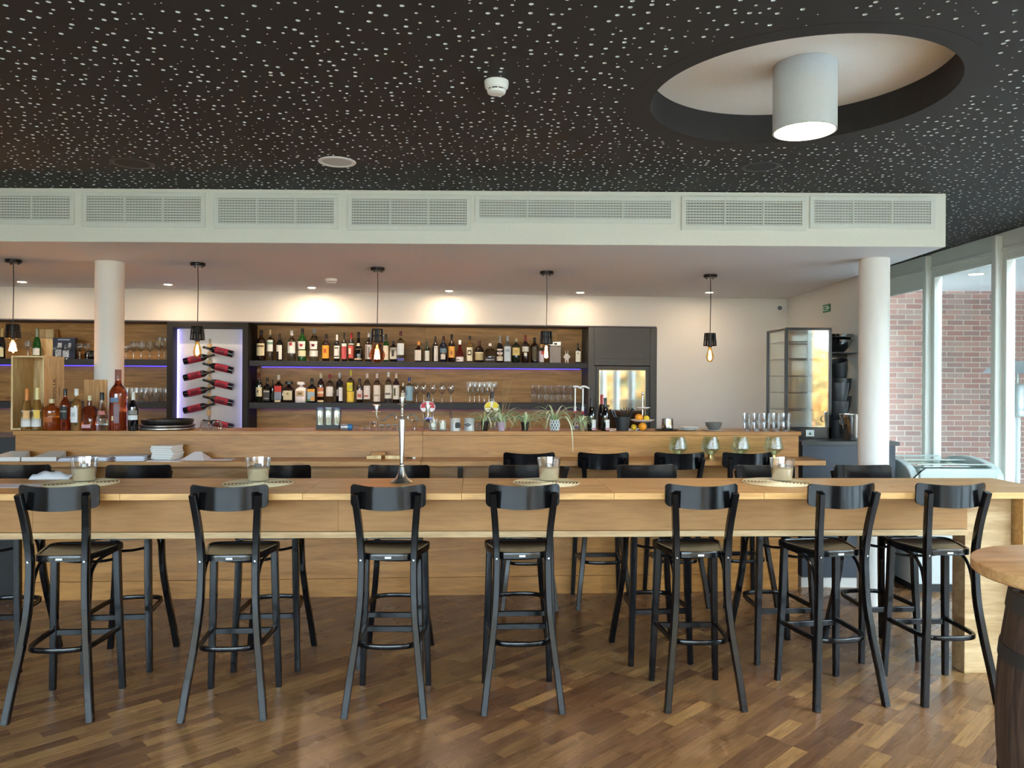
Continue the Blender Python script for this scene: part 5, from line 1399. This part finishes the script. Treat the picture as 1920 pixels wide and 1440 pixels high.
# small wooden blocks
for i, (x, dz, w, lb) in enumerate(((701, 0, .055, 'lower left small wooden block on the ledge'), (738, 0, .06, 'lower right small wooden block beside the candelabra pole'), (708, .0265, .052, 'wooden block lying on top of the left block'))):
    c = lg(x, -.12); o = box(-w, w, -.03, .03, 0, .026).build('wood_block', M_CRATE if i != 2 else M_OAKBAR, bevel=.002)
    tag(o, lb, 'block', 'small wooden blocks on the ledge', (c.x, c.y, c.z+dz), A_BAR+D((6, -4, 9)[i]))
c = lg(769, -.12)
t = thing('metal_clip', 'tiny silver clip lying on the ledge right of the candelabra', 'clip', c, A_BAR)
MB().tube([(-.03, 0, .006), (.0, .01, .006), (.03, 0, .006)], .005, 6).build('body', M_METAL, t); box(.02, .04, -.008, .008, .0, .012).build('head', paint('#d8d4cc', .4), t)
# glass lanterns
M_LANT = thin_glass('#e0f2e8', .55, .12, .4)
for x, lb in ((1271, 'leftmost of the four green glass lanterns on the ledge'), (1332, 'second of the four green glass lanterns from the left'), (1388, 'third of the four green glass lanterns from the left'), (1450, 'rightmost of the four green glass lanterns on the ledge')):
    c = lg(x, -.16); k = c.y/F
    t = thing('glass_lantern', lb, 'lantern', c, 0, 'green glass lanterns on the ledge')
    MB().lathe([(0, 0), (.045, 0), (.045, .005), (.022, .008), (.021, .03), (.026, .034), (0, .034)], 28).build('brass_foot', paint('#c9b078', .25, .9), t, smooth=True)
    MB().lathe([(.022, .0345), (.045, .048), (.072, .076), (.077, .083), (.070, .12), (.055, .172)], 32).build('glass_shade', M_LANT, t, smooth=True)
    MB().lathe([(0, .0345), (.018, .0345), (.018, .062), (0, .062)], 20).build('tea_light', paint('#d9c99a', .4), t, smooth=True)

# ================================================================== THINGS ON THE TABLE
def tb(x, y): return at_z(x, y, ZT) + Vector((0, 0, .0004))
M_SAND = paint('#dec8a2', .9, bump=1.0, bscale=260)
M_MAT = paint('#a98f66', .85, bump=.5, bscale=300)
for (x, y, w, mx, my, lb) in ((158, 904, 47, 153, 907, 'at the far left of the table'), (484, 904, 46, 484, 907, 'second from left on the table'), (1029, 903, 44, 1024, 906, 'right of the candelabra'), (1466, 903, 45, 1455, 905.5, 'at the right of the table')):
    c = tb(mx, my)
    t = thing('placemat', 'round woven straw placemat ' + lb, 'placemat', c, 0, 'round woven placemats')
    MB().lathe([(0, 0), (.195, 0), (.195, .003), (0, .003)], 56).build('mat', M_MAT, t)
    for q in range(9):
        rr = .030+q*.020
        MB().tube([(rr*math.cos(2*math.pi*k_/48), rr*math.sin(2*math.pi*k_/48), .0035) for k_ in range(48)], .0042, 5, True).build('coil', paint('#e2d0a8', .85), t, smooth=True)
    c2 = tb(x, y); c2.z += .0082
    r1 = w/2*c2.y/F; r0 = r1*.80; H = .132
    g = thing('sand_glass', 'clear tumbler half filled with sand ' + lb, 'candle glass', c2, 0, 'sand filled glasses')
    MB().lathe([(0, .0), (r0, .0), (r1, H)], 32).build('glass_wall', M_RIMG, g, smooth=True)
    rr = lambda z: r0+(r1-r0)*z/H
    hz = .072
    MB().lathe([(0, .004), (r0*.96, .004), (rr(hz)*.965, hz), (rr(hz)*.7, hz+.008), (rr(hz)*.4, hz+.003), (0, hz+.006)], 32).build('sand', M_SAND, g, smooth=True)
    MB().lathe([(0, hz+.0065), (.020, hz+.0065), (.020, hz+.026), (0, hz+.026)], 20).build('tea_light', paint('#cfd0cc', .3, .6) if x != 484 else paint('#7a7a78', .4), g, smooth=True)
# candelabra
c = tb(753, 905)
t = thing('candelabra', 'tall silver candelabra with scrolled arms on the table', 'candelabra', c, 0)
ct = lambda y: EYE - uv(753, y)[1]/F*c.y - ZT
MS = paint('#dcdad5', .28, 1.0)
MB().lathe([(0, 0), (.064, 0), (.066, .004), (.062, .010), (.045, .020), (.034, .030), (.022, .055), (.014, .085), (.012, .092)], 14).build('base', MS, t, smooth=True)
zb, zk, z3, z4 = .092, ct(785), ct(759), ct(740)
MB().lathe([(.012, zb), (.015, zb+.004), (.015, zb+.012), (.010, zb+.018), (.011, zb+.03), (.019, zk-.03), (.019, zk-.006), (.012, zk)], 10).build('shaft', MS, t, smooth=True)
MB().lathe([(.010, zk), (.014, zk+.008), (.008, zk+.014), (.007, zk+.02), (.010, zk+.025), (.006, zk+.032), (.008, z3-.022), (.005, z3-.015), (.009, z3-.008), (.006, z3)], 16).build('upper_stem', MS, t, smooth=True)
def cup(z, x, parent, nm):
    o = MB().lathe([(0, 0), (.006, 0), (.025, .003), (.026, .005), (.008, .006), (.009, .012), (.014, .026), (.015, .040), (.022, .042), (.022, .044), (.012, .043), (.011, .020), (0, .018)], 20).build(nm, MS, parent, smooth=True)
    o.location = (x, 0, z); return o
cup(z3, 0, t, 'candle_cup')
za = ct(783)
for s, xe in ((-1, -.148), (1, .150)):
    ze = ct(775)
    path = bez([(s*.006, 0, za+.002), (s*.026, 0, za+.001)], 2)
    MB().tube([(s*.006, 0, za+.002), (s*.03, 0, za+.002)], .004, 8).build('arm_peg', MS, t)
    # scroll: curl, crest, trough, up to the cup
    sp = bez([(s*.046, 0, za-.013), (s*.036, 0, za-.008), (s*.033, 0, za+.004), (s*.042, 0, za+.014), (s*.058, 0, za+.017), (s*.078, 0, za+.006), (s*.096, 0, za-.012), (s*.118, 0, za-.019), (s*.138, 0, za-.008), (xe, 0, za+.015), (xe, 0, za+.030)], 4)
    N = len(sp)
    a = MB().tube(sp, [.0034+.0012*math.sin(math.pi*i/(N-1)) for i in range(N)], 8).build('scroll_arm', MS, t, smooth=True)
    cup(za+.029, xe, a, 'candle_cup')
# napkins and paper at the left
c = tb(98, 897)
t = thing('folded_cloth', 'crumpled white folded cloth behind the left sand glass', 'cloth', c, .1)
m = MB(); nx, ny = 14, 8; vs = []; fs = []
for j in range(ny+1):
    for i in range(nx+1):
        u, v = i/nx, j/ny
        h = .042*math.sin(math.pi*min(1, max(0, v)))**.5*(.35+.65*math.sin(math.pi*min(.97, .12+u*.86))) + .006*math.sin(u*17+v*6)*math.sin(math.pi*v)
        vs.append((-.11+.22*u + .01*math.sin(v*5), -.05+.1*v, max(.0, h)))
for j in range(ny):
    for i in range(nx): a = j*(nx+1)+i; fs.append((a, a+1, a+nx+2, a+nx+1))
m.add(vs, fs)
o = m.build('cloth', paint('#dcdce0', .8), t, smooth=True)
md = o.modifiers.new('thick', 'SOLIDIFY'); md.thickness = .004
c = tb(28, 911)
o = MB().box(-.15, .15, -.075, .075, 0, .0012).build('paper_sheet', paint('#dfe1ec', .6)); tag(o, 'white sheet of paper on the table at the left edge', 'paper', None, c, A_TAB+D(-3))

# ================================================================== RIGHT HAND CORNER
CT = 1.2085
# glass display cabinet
t = thing('glass_cabinet', 'tall dark framed glass display cabinet with wire shelves', 'display cabinet', (2.548, 6.86, CT))
w2, d2 = .188, .235
zt = 1.7 + 98/F*6.5 - CT
fr = M_BLACK
for sx in (-1, 1):
    for sy in (-1, 1):
        box(sx*w2-.012, sx*w2+.012, sy*d2-.012, sy*d2+.012, .0, zt).build('corner_post', fr, t)
tpm = MB().box(-w2-.012, w2+.012, -d2-.012, d2+.012, zt+.0005, zt+.022); tpm.build('top', fr, t, bevel=.003)
box(-w2-.012, w2+.012, -d2-.012, d2+.012, .0, .10).build('plinth', paint('#1f201f', .2), t, bevel=.003)
box(-.02, .05, -d2-.014, -d2-.0125, .02, .075).build('warning_label', paint('#c9d2ce', .5), t)
MB().prism([(.0, .035), (.03, .035), (.015, .06)], -d2-.015, -d2-.0141, 'XZ').build('warning_triangle', paint('#3a4a40', .5), t)
M_CAB = thin_glass('#eef2f0', .55, .30)
M_CABS = thin_glass('#eef2f0', .4, .10)
box(-w2+.012, w2-.012, -d2-.004, -d2+.002, .10, zt).build('front_pane', M_CAB, t)
box(-w2-.003, -w2+.003, -d2+.012, d2-.012, .10, zt).build('side_pane', M_CABS, t)
box(w2-.003, w2+.003, -d2+.012, d2-.012, .10, zt).build('side_pane', M_CABS, t)
box(-w2+.012, w2-.012, d2-.002, d2+.003, .10, zt).build('back_pane', M_CABS, t)
for k in range(5):
    z = .10 + (zt-.10)*(k+.95)/5.6
    m = MB()
    for a in range(9): x = -w2+.02+a*(2*w2-.04)/8; m.tube([(x, -d2+.02, z), (x, d2-.02, z)], .0022, 4)
    for y in (-d2+.02, d2-.02): m.tube([(-w2+.014, y, z), (w2-.014, y, z)], .005, 5)
    for x in (-w2+.014, w2-.014): m.tube([(x, -d2+.02, z), (x, d2-.02, z)], .005, 5)
    m.build('wire_shelf', paint('#3a3634', .35, .6), t)
# black bowls, steel bowls, steel bucket
def bowl(name, loc, R, H, mat, label, cat, grp=None, tilt=(0, 0), taper=.6, th=.004):
    o = MB().lathe([(0, 0), (R*taper, 0), (R*(taper+1)/2*1.06, H*.45), (R, H), (R-th, H), (R*(taper+1)/2*1.06-th, H*.45), (R*taper-th, th), (0, th)], 36).build(name, mat, smooth=True)
    tag(o, label, cat, grp, loc); o.rotation_euler = (tilt[0], tilt[1], 0); return o
M_BB = paint('#2a2d30', .35)
for (x, y, z, R, tl, lb) in ((2.84, 6.70, 0, .088, (0, 0), 'lowest black bowl of the left stack behind the column'), (2.84, 6.70, .161, .088, (0, 0), 'second black bowl of the left stack'), (2.84, 6.70, .322, .088, (0, 0), 'top open black bowl of the left stack'),
                             (2.975, 6.98, .201, .098, (0, 0), 'lower black bowl of the right stack beside the column'), (2.975, 6.98, .362, .098, (0, 0), 'middle black bowl of the right stack'), (2.965, 6.97, .527, .090, (.22, -.24), 'topmost tilted black bowl leaning left')):
    bowl('black_bowl', (x, y, CT+z+.0006), R, .16, M_BB, lb, 'bowl', 'stacked black bowls', tl, .72)
o = MB().lathe([(0, 0), (.085, 0), (.088, .02), (.088, .198), (.08, .2), (0, .2)], 24).build('black_container', paint('#141516', .25), smooth=True); tag(o, 'black glossy container under the right stack of bowls', 'container', None, (2.975, 6.98, CT))
t = thing('bracket_shelf', 'thin dark wall shelf carrying the steel bowls', 'shelf', (3.083, 6.95, 0))
box(-.30, 0, -.15, .15, 1.952, 1.962).build('board', M_SHELF, t)
box(-.28, -.005, .12, .14, 1.92, 1.9515).build('bracket', M_SHELF, t)
bowl('steel_bowl', (2.925, 6.95, 1.9626), .148, .11, M_STEEL, 'large shiny steel mixing bowl above the black bowls', 'bowl', 'steel bowls', (0, 0), .42)
bowl('steel_bowl', (2.925, 6.95, 2.02), .150, .105, M_STEEL, 'upper steel mixing bowl nested in the large one', 'bowl', 'steel bowls', (0, 0), .45)
t = thing('steel_bucket', 'polished steel wine bucket on the dark counter beside the column', 'bucket', (2.862, 6.46, CT))
MB().lathe([(0, 0), (.078, 0), (.082, .01), (.105, .215), (.110, .218), (.110, .223), (.10, .22), (.078, .012), (0, .012)], 40).build('body', M_STEEL, t, smooth=True)
MB().tube([(-.105, -.03, .19), (-.125, -.03, .17), (-.12, -.03, .14), (-.10, -.03, .135)], .006, 8).build('handle', M_STEEL, t)
# chest freezer
t = thing('chest_freezer', 'white chest freezer with arched ends and sliding glass lid by the window', 'freezer', (3.25, 6.22, 0))
MW = paint('#c3cdc8', .35)
box(.0, .72, .02, .86, .06, .80).build('body', paint('#c9cfcd', .4), t, bevel=.01)
box(.02, .70, .03, .85, 0, .06).build('base', M_DARK, t)
for k in range(9): box(.52, .70, .008, .0195, .17+k*.055, .215+k*.055).build('louvre', paint('#e8efec', .4), t)
def cap_prof():
    a = [(0, .80), (0, .90)] + [(.44-.44*math.cos(math.pi*q/14), .90+.165*math.sin(math.pi*q/14)**.8) for q in range(1, 14)] + [(.88, .90), (.88, .80)]
    return a
for x0 in (-.02, .67):
    MB().prism(cap_prof(), x0, x0+.07, 'YZ').build('arched_end', MW, t, bevel=.012, segs=3)
box(.051, .669, -.0, .06, .80, 1.0).build('front_rim', MW, t, bevel=.012, segs=3)
box(.051, .669, .82, .88, .80, .98).build('back_rim', MW, t, bevel=.012, segs=3)
box(.052, .668, .062, .818, .80, .81).build('liner', paint('#e8efec', .5), t)
for y0, y1, z in ((.05, .44, 1.010), (.42, .83, 1.022)):
    box(.055, .665, y0, y1, z, z+.005).build('glass_lid', thin_glass('#e6f2ee', .7, .18), t)
for y in (.05, .42, .44, .82): box(.055, .665, y-.008, y+.008, 1.0275, 1.036).build('lid_rail', MW, t)
MB().tube(bez([(-.03, .02, .62), (-.06, -.02, .78), (-.03, -.02, .90), (.06, -.01, .985), (.12, .03, 1.003)], 4), .006, 6).build('power_cord', M_BLACK, t)
# patio heater outside
t = thing('patio_heater', 'white patio heater standing outside the right window', 'heater', (5.42, 8.25, -.06))
MB().lathe([(0, 0), (.22, 0), (.22, .04), (0, .05)], 28).build('foot', paint('#9aa0a0', .4), t, smooth=True)
MB().tube([(0, 0, .04), (0, 0, 1.42)], .028, 12).build('pole', paint('#dde2e2', .3), t, smooth=True)
MB().lathe([(0, 1.40), (.10, 1.40), (.11, 1.45), (.10, 1.47), (.10, 1.72), (.11, 1.74), (0, 1.75)], 24).build('burner', paint('#aab0b0', .3, .6), t, smooth=True)
MB().lathe([(.33, 1.86), (.28, 1.92), (.10, 1.99), (0, 2.0)], 32).build('hood', paint('#8f9aa2', .3, .5), t, smooth=True)
MB().tube([(0, 0, 1.74), (0, 0, 1.98)], .015, 8).build('neck', paint('#aab0b0', .3, .6), t)
